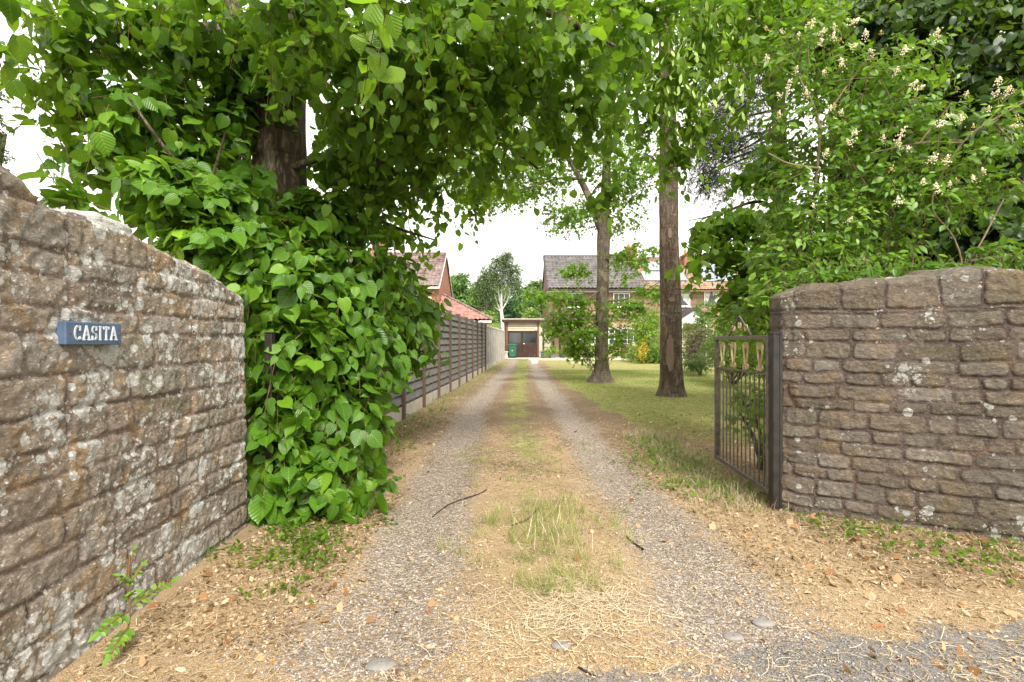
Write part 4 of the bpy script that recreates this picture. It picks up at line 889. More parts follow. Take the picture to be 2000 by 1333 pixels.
for (x, y, d, rx, ry, rd, n) in ((1060, 580, D1-1, 60, 14, .5, 42), (1120, 590, D1-.3, 45, 22, .5, 48), (1105, 635, D1+.2, 48, 34, .5, 115), (1130, 680, D1+.2, 36, 26, .4, 50), (1160, 620, D1+.7, 50, 40, .4, 55), (1150, 690, D1+.3, 14, 22, .3, 14), (1225, 600, D1-.8, 50, 22, .5, 52), (1210, 660, D1-.6, 28, 26, .4, 34), (1205, 690, D1-.6, 8, 14, .3, 6), (1275, 570, D1-.9, 40, 14, .4, 30),
        (1235, 500, D1-.3, 55, 30, .5, 62), (1125, 530, D1-.5, 38, 14, .4, 34), (1220, 545, D1-.4, 28, 10, .3, 8), (1145, 655, D1-.5, 30, 22, .3, 26),
        (950, 385, D1-1, 75, 24, .8, 44), (920, 360, D1+1, 60, 30, 1, 42), (1030, 355, D1, 90, 34, 1, 90), (1110, 420, D1, 60, 38, .8, 62), (1060, 300, D1, 130, 50, 1.2, 130), (1210, 400, D1, 60, 60, .8, 60), (1240, 330, D1, 90, 60, 1, 110),
        (1100, 200, D1, 260, 90, 1.5, 260), (950, 260, D1+1, 130, 70, 1.3, 130), (1200, 80, D1, 280, 70, 1.5, 170), (870, 330, D1+2, 60, 50, 1, 45), (760, 300, D1+2, 150, 90, 1.5, 120), (700, 430, D1+3, 90, 40, 1, 34)):
    c, r = B(x, y, d, rx, ry, rd); f.sprays(c, r, n*(1.7 if y < 450 else 1), .13, .55, 10, .25, .2, .55, (.5, .6, .6), None, (.1, .9), .006)
f.build(sy, 'crown', 'twigs')

# ------------------------------------------------------------------ thick lawn tree
D2 = 11.6
t2 = empty('lime_tree', 'thicker lawn tree with straight bare trunk and peeling bark patch', 'tree', tuple(P(1312, 777, D2)))
tr = Limbs()
tr.add([W(1312, 782, D2, .44), W(1312, 772, D2, .34), W(1312, 750, D2, .27), W(1311, 700, D2, .245), W(1310, 600, D2, .232), W(1307, 500, D2, .215), W(1306, 400, D2, .21), W(1306, 300, D2, .20), W(1304, 200, D2, .17), W(1300, 100, D2, .15), W(1298, -40, D2, .12)], 36, 20, .07)
tr.build('trunk', M_['bark'], t2)
m = NM('bare_wood'); a = m.noise(8, 5, m.coord((1, 1, .2))); m.bsdf(m.ramp(a, (.3, (.20, .14, .095)), (.7, (.14, .10, .07))), .85, m.bump(a, .01)); M_['barewood'] = m.m
def patch(x, y0, y1, wpx, R0):              # strip where the bark has peeled, proud of the trunk by 3 mm
    V = []; F = []; nr, nc = 14, 7
    for j in range(nr):
        yy = y0+(y1-y0)*j/(nr-1); ww = wpx*(math.sin(math.pi*min(.97, max(.03, j/(nr-1))))**.4)*(.8+.4*random.random())
        for i in range(nc):
            xx = x+ww*(i/(nc-1)-.5); cx = np.interp(yy, [300, 500, 600, 750], [1306, 1307, 1310, 1312]); rad = np.interp(yy, [300, 500, 600, 700, 750], [.19, .215, .232, .245, .27])+.012
            X = (xx-1000)/1000*D2-(cx-1000)/1000*D2; X = max(-rad*.95, min(rad*.95, X)); Z = EYE-(yy-667)/1000*D2
            V.append(((cx-1000)/1000*D2+X, D2-math.sqrt(rad*rad-X*X), Z))
    for j in range(nr-1):
        for i in range(nc-1): a = j*nc+i; F.append((a, a+1, a+nc+1, a+nc))
    return MB().add(V, F).build('peeled_patch', M_['barewood'], t2, smooth=True)
patch(1303, 655, 725, 13, 0); patch(1306, 583, 592, 12, 0); patch(1303, 450, 470, 7, 0)
br = Limbs()
for pts in ([W(1300, 160, D2, .08), W(1230, 90, D2-.5, .04), W(1150, 60, D2-1, .015)], [W(1306, 230, D2, .06), W(1370, 150, D2-.7, .03), W(1450, 90, D2-1.2, .01)], [W(1303, 330, D2, .03), W(1260, 300, D2, .015)]): br.add(pts, 8, 8)
br.build('branches', M_['bark'], t2)
f = Fol(HEARTS, ML['lime'])
for (x, y, d, rx, ry, rd, n, s_) in ((1290, 60, 5.2, 130, 80, .8, 105, .08), (1310, 180, 5.2, 55, 80, .5, 46, .08), (1400, 70, 5.4, 90, 80, .6, 62, .08), (1400, 190, 5.6, 70, 60, .5, 26, .08), (1320, 300, 5.4, 26, 60, .3, 14, .08), (1365, 235, 5.4, 30, 30, .3, 12, .08), (1240, 210, 6, 60, 70, .5, 30, .08), (1490, 40, 6, 110, 80, .7, 110, .085), (1420, -20, 5.4, 120, 60, .6, 60, .085), (1560, 30, 6, 90, 60, .5, 60, .085)):
    c, r = B(x, y, d, rx, ry, rd); f.sprays(c, r, n, s_*1.15, .4, 8, .8, .2, 1.2, (.5, .25, .6), None, (.2, .95), .0025)
f.build(t2, 'crown', 'twigs')
# hanging pale flower bracts
def bracts(par, cen, n, size=.07):
    V, r = cen; u = rng.normal(size=(n, 3)); u /= np.linalg.norm(u, axis=1, keepdims=True); p = V+u*r*rng.random((n, 1))**.4
    f = Fol([([(0, 0, 0), (.14, .3, .02), (.16, .7, .04), (0, 1, 0), (-.16, .7, .04), (-.14, .3, .02)], [np.array([(0, 1, 2, 5), (5, 2, 3, 4)])])], ML['bamboo'])
    f.leaves(p, rng.normal(size=(n, 3)), np.tile((0, 0, -1.), (n, 1))+rng.normal(size=(n, 3))*.25, rng.uniform(.7, 1.2, n)*size, rng.uniform(.5, 1, n))
    return f.build(par, 'bracts')
tag(bracts(t2, B(1360, 150, 4.8, 120, 140, .5), 240, .085), kind='stuff')
def blossoms(par, pts, mat, rad=.05, n=26, name='blossom'):
    V = []; F = []; k = 0
    oct_ = np.array([(1, 0, 0), (-1, 0, 0), (0, 1, 0), (0, -1, 0), (0, 0, 1), (0, 0, -1)]); of = np.array([(0, 2, 4), (2, 1, 4), (1, 3, 4), (3, 0, 4), (2, 0, 5), (1, 2, 5), (3, 1, 5), (0, 3, 5)])
    for p in pts:
        ax = rng.normal(size=3)*.35+np.array((0, -.2, .9)); ax /= np.linalg.norm(ax); R0 = rad*rng.uniform(.7, 1.25)
        for q in range(n):
            t = rng.random(); s_ = R0*(1-t)*.9; c = p+ax*t*R0*1.5+rng.normal(size=3)*s_*.5; rr = R0*rng.uniform(.11, .2)
            V.append(c+oct_*rr*rng.uniform(.6, 1.2, (6, 1))); F.append(of+k); k += 6
    o = fast(name, np.concatenate(V), np.concatenate(F), mat); wparent(o, par); return o

# ------------------------------------------------------------------ pine and dark trees on the right
pn = empty('pine_tree', 'dark pine with sparse needle tufts against the sky, right of the thick lawn tree', 'tree', (P(1525, 700, 14)[0], 14, 0))
tr = Limbs(); tr.add([(P(1525, 700, 14)[0], 14, -.1, .3), W(1525, 560, 14, .24), W(1525, 380, 14, .2), W(1520, 200, 14, .17), W(1515, 0, 14, .13)], 20, 12, .08)
for k in range(22):
    y = rng.uniform(60, 380); x = rng.uniform(1350, 1500); tr.add([W(1522, y-40+rng.uniform(-20, 20), 14, .05), W((1522+x)/2, y-20, 13.6, .025), W(x, y+rng.uniform(0, 30), 13.2, .008)], 6, 6)
tr.build('trunk', M_['barkdark'], pn)
NEED = [([(0, 0, 0), (.03, .5, .3), (0, 1, .5), (.4, .8, 0), (-.4, .8, .1), (.75, .35, .2), (-.75, .4, .1), (.1, .2, -.8), (.6, -.2, .4), (-.6, -.2, -.3), (.05, .05, .05), (0, .9, -.5)], [np.array([(0, 2, 10), (0, 3, 10), (0, 4, 10), (0, 5, 10), (0, 6, 10), (0, 7, 10), (0, 8, 10), (0, 9, 10), (0, 11, 10)])])]
f = Fol(NEED, ML['needle'], M_['barkdark'])
for (x, y, rx, ry, n) in ((1400, 300, 60, 45, 110), (1385, 355, 40, 25, 50), (1430, 240, 70, 50, 120), (1370, 250, 30, 30, 34), (1440, 160, 70, 60, 110), (1480, 320, 50, 60, 90), (1500, 100, 90, 80, 120), (1420, 385, 25, 14, 14)):
    c, r = B(x, y, 13.4, rx, ry, .9); f.sprays(c, r, n*1.2, .17, .7, 7, .2, .1, .2, (.5, .5, .8), None, (.1, .9), .008)
f.build(pn, 'crown', 'twigs')
# tall dark ivy covered tree, far right
dk = empty('ivy_clad_tree', 'tall dark tree thick with ivy behind the right wall', 'tree', (P(1640, 600, 8.2)[0], 8.2, 0))
tr = Limbs(); tr.add([(P(1640, 600, 8.2)[0], 8.2, -.1, .22), W(1638, 400, 8.2, .16), W(1640, 220, 8.2, .15), W(1645, 50, 8.2, .13), W(1650, -120, 8.2, .1)], 16, 12, .08)
tr.add([(P(1900, 600, 7)[0], 7, -.1, .3), W(1900, 400, 7, .24), W(1890, 200, 7, .2), W(1880, -60, 7, .16)], 16, 12, .08)
tr.build('trunk', M_['barkdark'], dk)
f = Fol(HEARTS, ML['ivy'])
for (x, y, d, rx, ry, rd, n) in ((1930, 460, 5.4, 130, 110, .5, 330), (1830, 480, 5.6, 90, 70, .4, 130), (1720, 450, 6.4, 110, 90, .5, 160), (1740, 250, 6.2, 100, 110, .5, 150), (1950, 300, 6.0, 140, 130, .7, 330), (1640, 60, 6.6, 130, 90, .6, 200), (1780, 60, 6.2, 130, 80, .6, 220), (1900, 120, 6.4, 190, 140, .8, 430), (1720, 60, 7, 150, 90, .8, 260), (1780, 250, 7.2, 120, 120, .7, 250), (1770, 440, 7, 120, 90, .6, 200), (1620, 20, 7.5, 120, 60, .8, 130), (2050, 200, 6, 120, 300, .7, 200), (1690, 300, 7.6, 70, 100, .6, 70)):
    c, r = B(x, y, d, rx, ry, rd); f.sprays(c, r, n, .12, .45, 8, .5, .3, .9, (.8, .4, .55), None, (.0, .8), .003)
f.build(dk, 'crown', 'twigs')
# second lime, low branches reaching in over the gate
l3 = empty('lime_tree', 'lime boughs hanging over the open gate, between the pine and the stone wall', 'tree', (P(1530, 700, 7.4)[0], 7.4, 0))
tr = Limbs(); tr.add([(P(1545, 700, 8)[0], 8, -.1, .12), W(1535, 560, 8, .10), W(1530, 420, 8, .09), W(1530, 300, 8, .07), W(1500, 150, 8, .05)], 12, 10)
tr.add([W(1530, 420, 8, .04), W(1480, 395, 7.4, .025), W(1400, 420, 7, .012), W(1345, 432, 6.8, .006)], 7, 8); tr.build('trunk', M_['barkdark'], l3)
f = Fol(HEARTS, ML['lime'])
for (x, y, d, rx, ry, rd, n) in ((1460, 430, 7, 90, 30, .5, 60), (1400, 455, 7, 55, 26, .4, 34), (1430, 500, 7, 70, 30, .5, 36), (1490, 520, 7, 50, 50, .5, 60), (1470, 570, 6.6, 60, 40, .5, 62), (1500, 620, 5.8, 36, 26, .3, 26), (1360, 480, 6.6, 20, 34, .25, 8), (1350, 510, 5.2, 18, 18, .15, 3), (1500, 340, 7.4, 50, 60, .5, 40), (1520, 460, 7, 40, 60, .5, 50), (1440, 350, 7.2, 30, 24, .3, 8)):
    c, r = B(x, y, d, rx, ry, rd); f.sprays(c, r, n, .12, .42, 8, .5, .2, .9, (.6, .4, .55), None, (.15, .8), .003)
f.build(l3, 'crown', 'twigs')
# flowering privet / lilac shrub over the wall
pv = empty('flowering_shrub', 'large shrub with cream flower spikes spilling over the right stone wall', 'shrub', (P(1730, 600, 4.9)[0], 4.9, 0))
st = Limbs()
for pts in ([(3.5, 4.9, .0, .04), W(1730, 545, 4.8, .030), W(1725, 450, 4.8, .022), W(1700, 380, 4.8, .014), W(1650, 300, 4.7, .008)], [W(1725, 450, 4.8, .018), W(1760, 360, 4.7, .012), W(1790, 290, 4.6, .010), W(1860, 200, 4.5, .006)],
            [(2.9, 5.0, 0, .03), W(1620, 560, 4.9, .018), W(1590, 420, 4.8, .014), W(1600, 250, 4.7, .012), W(1560, 150, 4.6, .006)], [W(1600, 250, 4.7, .012), W(1660, 160, 4.7, .008), W(1700, 110, 4.6, .005)], [W(1600, 330, 4.7, .012), W(1540, 320, 4.7, .008), W(1500, 300, 4.7, .005)],
            [(4.2, 4.6, 0, .02), W(1880, 520, 4.5, .008), W(1820, 400, 4.5, .008), W(1880, 280, 4.4, .008), W(1950, 230, 4.3, .007), W(2020, 190, 4.2, .007)], [W(1880, 280, 4.4, .012), W(1800, 280, 4.5, .008), W(1700, 300, 4.6, .005)], [W(1940, 240, 4.35, .01), W(1990, 290, 4.3, .006)],
            [W(1850, 540, 4.5, .010), W(1900, 500, 4.4, .008), W(1960, 390, 4.4, .006)], [W(1800, 530, 4.5, .008), W(1930, 505, 4.4, .008), W(2020, 500, 4.3, .006)]): st.add(pts, 8, 8, .05)
st.build('stems', M_['stem'], pv)
f = Fol(OVAL, ML['privet'], M_['stem'])
pb = ((1600, 60, 5.0, 110, 50, .4, 80), (1760, 130, 4.9, 80, 60, .4, 90), (1560, 120, 4.9, 90, 70, .4, 120), (1680, 170, 4.8, 100, 80, .4, 190), (1560, 230, 4.9, 70, 70, .4, 125), (1640, 290, 4.8, 90, 70, .4, 175), (1560, 380, 4.9, 60, 70, .4, 130), (1620, 440, 4.8, 100, 80, .4, 300), (1730, 370, 4.7, 80, 60, .35, 180), (1780, 240, 4.6, 80, 80, .35, 130), (1860, 330, 4.5, 90, 60, .3, 180), (1830, 400, 4.5, 70, 40, .3, 90),
      (1560, 500, 4.8, 90, 60, .4, 250), (1660, 520, 4.8, 100, 40, .35, 250), (1760, 490, 4.7, 60, 50, .3, 90), (1510, 580, 4.5, 40, 40, .25, 80), (1540, 550, 4.6, 60, 40, .3, 110), (1930, 260, 4.4, 70, 60, .3, 55), (1950, 380, 4.4, 50, 40, .3, 24), (1960, 200, 4.4, 50, 50, .3, 22), (1490, 160, 5, 50, 70, .4, 40), (1500, 500, 5.2, 50, 60, .4, 70), (1460, 610, 5.4, 50, 26, .3, 40))
for (x, y, d, rx, ry, rd, n) in pb:
    c, r = B(x, y, d, rx, ry, rd); f.sprays(c, r, n*(.5 if x < 1820 else .36), .088, .30, 8, .15, .3, .35, (.6, .5, .6), None, (.1, .9), .0025)
for (x, y, d, rx, ry, rd, n) in ((1660, 535, 4.25, 120, 16, .2, 60), (1850, 525, 4.2, 130, 18, .2, 60), (1960, 500, 4.3, 60, 40, .25, 40)):
    c, r = B(x, y, d, rx, ry, rd); f.sprays(c, r, n, .088, .26, 7, .5, .2, .7, (.6, .5, .6), None, (.0, .6), .002)
f.build(pv, 'foliage', 'twigs')
fl = [(1580, 55), (1605, 70), (1630, 60), (1600, 90), (1660, 50), (1625, 80), (1690, 75), (1665, 95), (1560, 75), (1530, 65), (1705, 105), (1645, 130), (1765, 105), (1555, 140), (1540, 175), (1610, 145), (1575, 190), (1525, 190), (1780, 170), (1830, 75), (1750, 145), (1790, 175), (1885, 190), (1950, 165), (1940, 190), (1965, 185), (1930, 220), (1880, 240), (1835, 245), (1855, 230), (1990, 245),
      (1670, 270), (1660, 285), (1725, 275), (1755, 285), (1770, 290), (1760, 265), (1815, 315), (1845, 320), (1855, 365), (1830, 375), (1800, 360), (1920, 340), (1905, 355), (1610, 305), (1590, 405), (1655, 435), (1755, 400), (1520, 230), (1500, 120), (1620, 215), (1640, 225)]
blossoms(pv, [P(x, y, np.interp(x, [1500, 2000], [4.25, 3.95])+rng.uniform(-.05, .1)) for x, y in fl], M_['petal_white'], .040, 46)
blossoms(pv, [P(x, y, np.interp(x, [1500, 2000], [4.45, 4.15])) for x, y in ((1500, 60), (1640, 85), (1630, 210), (1700, 120), (1720, 68), (1870, 180), (1900, 255), (1870, 355), (1985, 235), (1975, 180), (1740, 335))], simple('faded_petal', (.72, .50, .26), (.6, .38, .2), 20, .8, 0), .034, 26, 'faded_blossom')
#VEG2
# ------------------------------------------------------------------ shrubs and hedge behind the gate
def shrub(label, cat, mat, shapes, blobs, size, name='shrub', L=.4, tints=(.1, .9), group=None, stems=True, m=8, hang=.4):
    c0, r0 = B(*blobs[0][:6]); e = empty(name, label, cat, (c0[0], c0[1], 0), 0, group)
    if stems:
        s_ = Limbs()
        for b in blobs:
            c, r = B(*b[:6])
            for _ in range(2): s_.add([(c0[0]+rng.uniform(-.1, .1), c0[1]+rng.uniform(-.1, .1), -.05, .03), (*(c0*.5+c*.5)[:2], max(.15, c[2]*.6), .02), (*c, .008)], 6, 6)
        s_.build('stems', M_['bark'], e)
    f = Fol(shapes, mat)
    for b in blobs:
        c, r = B(*b[:6]); c = c.copy(); f.sprays(c, r, b[6], size, L, m, .2, .35, hang, (.8, .6, .6), lambda p: p[:, 2] > .02, tints, .004)
    f.build(e, 'foliage', 'twigs'); return e
shrub('tall bright green feathery shrub in front of the house, between the two lawn trees', 'shrub', ML['privet'], DIA, ((1262, 665, 31, 28, 34, 1.2, 230), (1250, 640, 31, 20, 30, 1, 130), (1275, 625, 31.5, 18, 24, 1, 110), (1240, 690, 30, 16, 18, .8, 80), (1285, 690, 30, 18, 18, .8, 80)), .16, L=.9, tints=(.3, 1))
yb = shrub('low rounded bush with yellow flowers at the edge of the lawn', 'shrub', ML['privet'], DIA, ((1270, 690, 28.5, 22, 22, .6, 130), (1254, 695, 28, 10, 12, .4, 40), (1290, 700, 28, 12, 14, .4, 60)), .13, L=.5, tints=(.0, .6))
blossoms(yb, [P(1254+rng.normal()*6, 688+rng.normal()*9, 27.4) for _ in range(70)], M_['petal_yellow'], .09, 7, 'yellow_blossom')
shrub('green climber-like tall shrub right of the thick lawn tree', 'shrub', ML['far'], OVAL, ((1375, 610, 22, 20, 28, .7, 110), (1385, 640, 21.5, 34, 30, .8, 160), (1350, 650, 22, 20, 26, .7, 90), (1345, 690, 21, 16, 26, .6, 80)), .12, L=.5, tints=(.2, .8))
shrub('purple brown leaved bush at the lawn edge', 'shrub', ML['purple'], DIA, ((1365, 668, 20, 26, 28, .7, 170), (1358, 690, 19.5, 18, 20, .5, 90)), .10, L=.4)
shrub('low dark olive mound of shrub at the far lawn edge', 'shrub', ML['birch'], DIA, ((1370, 706, 18.5, 28, 20, .6, 190), (1350, 712, 18.2, 14, 14, .4, 60)), .08, L=.3, tints=(0, .5))
hd = shrub('dense green hedge growing behind the open gate', 'hedge', ML['privet'], OVAL, ((1430, 690, 15, 40, 46, .9, 330), (1480, 680, 13, 50, 55, .9, 380), (1520, 690, 11, 50, 60, .9, 360), (1400, 680, 17, 26, 30, .8, 170), (1440, 640, 14.5, 50, 30, .8, 200), (1560, 670, 10, 50, 80, .8, 250)), .10, 'hedge', L=.4, tints=(.05, .75))
shrub('shaded leafy undergrowth at the foot of the open gate', 'shrub', ML['lime'], HEARTS, ((1500, 820, 4.9, 28, 70, .25, 26), (1470, 800, 5.3, 22, 60, .2, 18), (1440, 800, 5.6, 18, 50, .2, 10), (1515, 880, 4.4, 16, 50, .15, 10)), .06, L=.22, tints=(.2, .9), hang=.5)

# ------------------------------------------------------------------ background trees
def bgtree(label, x, d, ytop, ybot, wpx, mat, n=340, size=.5, group='trees beyond the garage', shapes=DIA, seed=0, name='broadleaf_tree', tints=(.1, .9)):
    X = (x-1000)/1000*d; e = empty(name, label, 'tree', (X, d, 0), 0, group)
    t = Limbs(); t.add([(X, d, -.2, .3), (X, d, 2, .25), W(x, (ytop+ybot)/2, d, .16), W(x, ytop+10, d, .05)], 8, 6)
    for _ in range(6):
        t.add([W(x, ybot-(ybot-ytop)*.3, d, .1), W(x+rng.uniform(-.4, .4)*wpx, ybot-(ybot-ytop)*rng.uniform(.45, .85), d+rng.uniform(-1, 1), .03)], 6, 4)
    t.build('trunk', M_['barkdark'], e)
    f = Fol(shapes, mat, M_['barkdark']); hgt_ = ybot-ytop
    for k in range(9):
        q = rng.random(); xx = x+rng.uniform(-.42, .42)*wpx*(1-.5*q); yy = ybot-hgt_*(.2+.68*q)
        c, r = B(xx, yy, d+rng.uniform(-1.5, 1.5), wpx*.24, hgt_*.17, wpx*.24*d/1000); f.sprays(c, r, n/9, size, size*2.6, 7, .2, .3, .4, (.8, .6, .6), None, tints, .01)
    c, r = B(x, (ytop+ybot)/2, d, wpx*.36, hgt_*.42, wpx*.3*d/1000); f.sprays(c, r, n*.5, size, size*2.6, 7, .2, .2, .4, (.8, .6, .6), None, tints, .01)
    f.build(e, 'crown', 'twigs'); return e
bgl = [('round mid green tree directly behind the left house extension', 895, 64, 535, 640, 60, 'far'), ('bushy green tree between the left house and the birch', 935, 70, 542, 645, 70, 'far'), ('pale green tree behind the birch', 975, 75, 545, 645, 60, 'bamboo'),
       ('broad green tree just right of the birch crown', 1025, 74, 552, 645, 70, 'far'), ('dark evergreen tree at the left edge of the dark roofed house', 1066, 66, 556, 660, 40, 'fardark'), ('rounded tree behind the garage, lighter at its top', 1048, 82, 542, 640, 44, 'far'),
       ('dark green tree low behind the birch stems', 1000, 68, 575, 660, 60, 'fardark'), ('far tree rising behind the gable of the left house', 860, 78, 540, 640, 60, 'fardark'), ('dark green tree right behind the garage roof', 1040, 62, 588, 665, 44, 'fardark')]
for k, (lb, x, d, a, b, w_, mt) in enumerate(bgl): bgtree(lb, x, d, a, b, w_, ML[mt], 520, .42)
for lb, x, d, a, b, w_ in (('feathery yellow green bamboo clump behind the garage roof', 1040, 50, 603, 660, 46), ('smaller pale bamboo clump left of the birch base', 955, 52, 606, 660, 34)): bgtree(lb, x, d, a, b, w_, ML['bamboo'], 420, .3, 'bamboo beyond the garage', name='bamboo')
shrub('rounded yellow green bush above the end of the board fence', 'shrub', ML['bamboo'], DIA, ((965, 638, 36, 16, 9, .6, 80), (963, 655, 36, 14, 14, .6, 40)), .10, L=.3, tints=(0, .5))
bi = empty('birch_tree', 'white stemmed birch with airy crown behind the fence end', 'tree', (P(982, 650, 52)[0], 52, 0))
t = Limbs(); D3 = 52
t.add([(P(981, 650, D3)[0], D3, -.1, .25), W(981, 640, D3, .21), W(979, 600, D3, .15), W(980, 560, D3, .07), W(984, 520, D3, .04)], 10, 8)
for pts in ([W(979, 615, D3, .075), W(970, 590, D3, .07), W(962, 560, D3, .06)], [W(979, 608, D3, .075), W(990, 590, D3, .07), W(996, 570, D3, .07), W(1003, 545, D3, .04)], [W(979, 600, D3, .085), W(973, 570, D3, .075), W(970, 530, D3, .05)], [W(979, 610, D3, .085), W(966, 600, D3, .06), W(956, 580, D3, .05)], [W(984, 590, D3, .06), W(991, 560, D3, .06), W(998, 520, D3, .04)]): t.add(pts, 8, 6)
t.build('trunk', M_['white_bark'], bi)
f = Fol(DIA, ML['birch'], M_['barkdark'])
for (x, y, rx, ry, n) in ((978, 512, 22, 16, 90), (960, 535, 26, 22, 120), (1000, 530, 24, 22, 100), (940, 560, 18, 28, 100), (975, 550, 30, 22, 80), (1008, 555, 14, 20, 50), (955, 585, 20, 26, 110), (945, 605, 14, 22, 60), (990, 500, 16, 10, 40)):
    c, r = B(x, y, D3, rx, ry, 1.2); f.sprays(c, r, n*1.9, .17, 1.1, 9, .7, .2, .8, (.6, .5, .7), None, (.1, .9), .01)
f.build(bi, 'crown', 'twigs')
# small dark tree peeking in at the far left edge
bgtree('sparse dark twiggy tree at the far left edge, beyond the wall', -30, 9, 150, 560, 110, ML['ivy'], 420, .07, None, OVAL, tints=(.1, .7))
cb = MB().tube([P(-200, 255, 14), P(60, 318, 14.5), P(300, 372, 15), P(600, 430, 16)], .008, 5).build('overhead_cable', M_['lead']); tag(cb, 'thin dark overhead cable crossing the sky above the left wall', 'cable')

# ------------------------------------------------------------------ pots by the house
def pot(x, y, d, label, mat, foliage, n, size, h=.3, r=.2, flowers=None, fr=.4, group='potted plants by the house'):
    c = P(x, y, d); c[2] = 0; e = empty('potted_plant', label, 'potted plant', tuple(c), 0, group)
    MB().lathe([(r*.7, 0), (r*.95, h*.85), (r*1.08, h*.87), (r*1.08, h), (r*.9, h), (r*.86, h*.9)], 16, tuple(c)).build('pot', mat, e)
    f = Fol(OVAL, ML[foliage]); f.sprays(c+np.array((0, 0, h+fr*.5)), (fr, fr, fr*.6), n, size, .25, 7, .3, .1, .3, (.7, .6, .6), None, (.2, .9), 0); f.build(e, 'foliage', 'twigs')
    if flowers: blossoms(e, [c+np.array((rng.normal()*fr*.6, -fr*.5+rng.normal()*.1, h+fr*.4+rng.normal()*fr*.3)) for _ in range(flowers[1])], flowers[0], .06, 8, 'flowers')
    return e
pot(1124, 699, 38, 'square-looking terracotta pot with a small green plant on the patio', M_['terracotta'], 'privet', 26, .14, .42, .26)
pot(1066, 700, 37.2, 'low planter with orange and cream flowers beside the garage', M_['greystone'], 'privet', 40, .14, .2, .3, (M_['petal_orange'], 16), .45)
pot(1078, 699, 37.6, 'leafy planter with pale yellow flowers below the downpipe', M_['greystone'], 'privet', 60, .16, .3, .3, (M_['petal_yellow'], 8), .6)
pot(1060, 697, 38.3, 'small glazed blue pot against the garage post', M_['bluepot'], 'privet', 8, .1, .45, .16, None, .15)
pot(1100, 699, 38.2, 'pot of yellow flowers at the foot of the house wall', M_['greystone'], 'privet', 30, .12, .25, .2, (M_['petal_yellow'], 9), .35)
e = empty('flower_basket', 'hanging basket of purple flowers on a thin dark pole', 'flower basket', (P(1095, 700, 37.5)[0], 37.5, 0)); x0 = P(1095, 700, 37.5)[0]
MB().tube([(x0, 37.5, 0), (x0, 37.5, 1.25), (x0+.2, 37.5, 1.4), (x0+.5, 37.5, 1.3)], .02, 6).build('pole', M_['lead'], e)
MB().lathe([(.05, .55), (.2, .62), (.26, .75), (.2, .75)], 12, (x0+.5, 37.5, 0)).build('basket', M_['brownframe'], e)
MB().tube([(x0+.5, 37.5, .75), (x0+.5, 37.5, 1.3)], .008, 5).build('chain', M_['lead'], e)
blossoms(e, [np.array((x0+.5+rng.normal()*.18, 37.3, .78+rng.normal()*.12)) for _ in range(26)], M_['petal_purple'], .08, 8, 'flowers')
e = MB().lathe([(.36, 0), (.40, .05), (.42, .45), (.40, .95), (.36, 1.0), (.37, 1.03), (.1, 1.05)], 18, (P(1224, 700, 36.8)[0], 36.8, 0)).build('water_butt', M_['brownwood'], smooth=True); tag(e, 'dark brown water butt at the corner below the cottage window', 'water butt')
#FG
# ------------------------------------------------------------------ foreground litter, stones, grass
def onground(x, y): return np.stack([x, y, zf(x, y)], -1)
def scatter(n, x0, x1, y0, y1, w=None, pw=1.6):
    y = y0+(y1-y0)*rng.random(n)**pw; x = rng.uniform(x0, x1, n); k = np.ones(n, bool)
    k &= (x > -1.60+0*y) & ~((x > 1.95) & (y > 3.72-.59*(x-2.05)) & (y < 4.4))
    if w is not None: k &= rng.random(n) < w(x, y)
    return x[k], y[k]
BL = [([(-.5, 0, 0), (.5, 0, 0), (.42, .4, .06), (-.42, .4, .06), (.25, .75, .2), (-.25, .75, .2), (0, 1, .42)], [np.array([(0, 1, 2, 3), (3, 2, 4, 5)]), np.array([(5, 4, 6)])])]
def blades(name, x, y, L, wd, mat, tint, lean=.35, label=None):
    n = len(x); p = onground(x, y)-np.array((0, 0, .003)); t = np.stack([rng.normal(size=n)*lean, rng.normal(size=n)*lean, np.ones(n)], -1)
    nn = rng.normal(size=(n, 3)); nn[:, 2] = .1; X, Y, Z = frames(nn, t); V, F, A = inst(BL[0][0], BL[0][1], p, X, Y, Z, L, tint, np.broadcast_to(wd, (n,)))
    o = fast(name, V, F, mat, attrs={'luv': A}); tag(o, kind='stuff'); 
    if label: tag(o, label, name.replace('_', ' '))
    return o
# lawn
x, y = scatter(150000, 1.2, 9.5, 5.6, 22, lambda x, y: masks(x, y)[1]*.95, 1.25)
blades('lawn_grass', x, y, rng.uniform(.018, .042, len(x))*np.interp(y, [6, 20], [.9, 1.3]), np.interp(y, [6, 20], [.003, .008]), ML['grass'], np.clip(.55+1.1*fbm(x, y, 0, .9, 3, 44)+rng.normal(size=len(x))*.2, 0, 1), .7, 'short mown grass of the lawn')
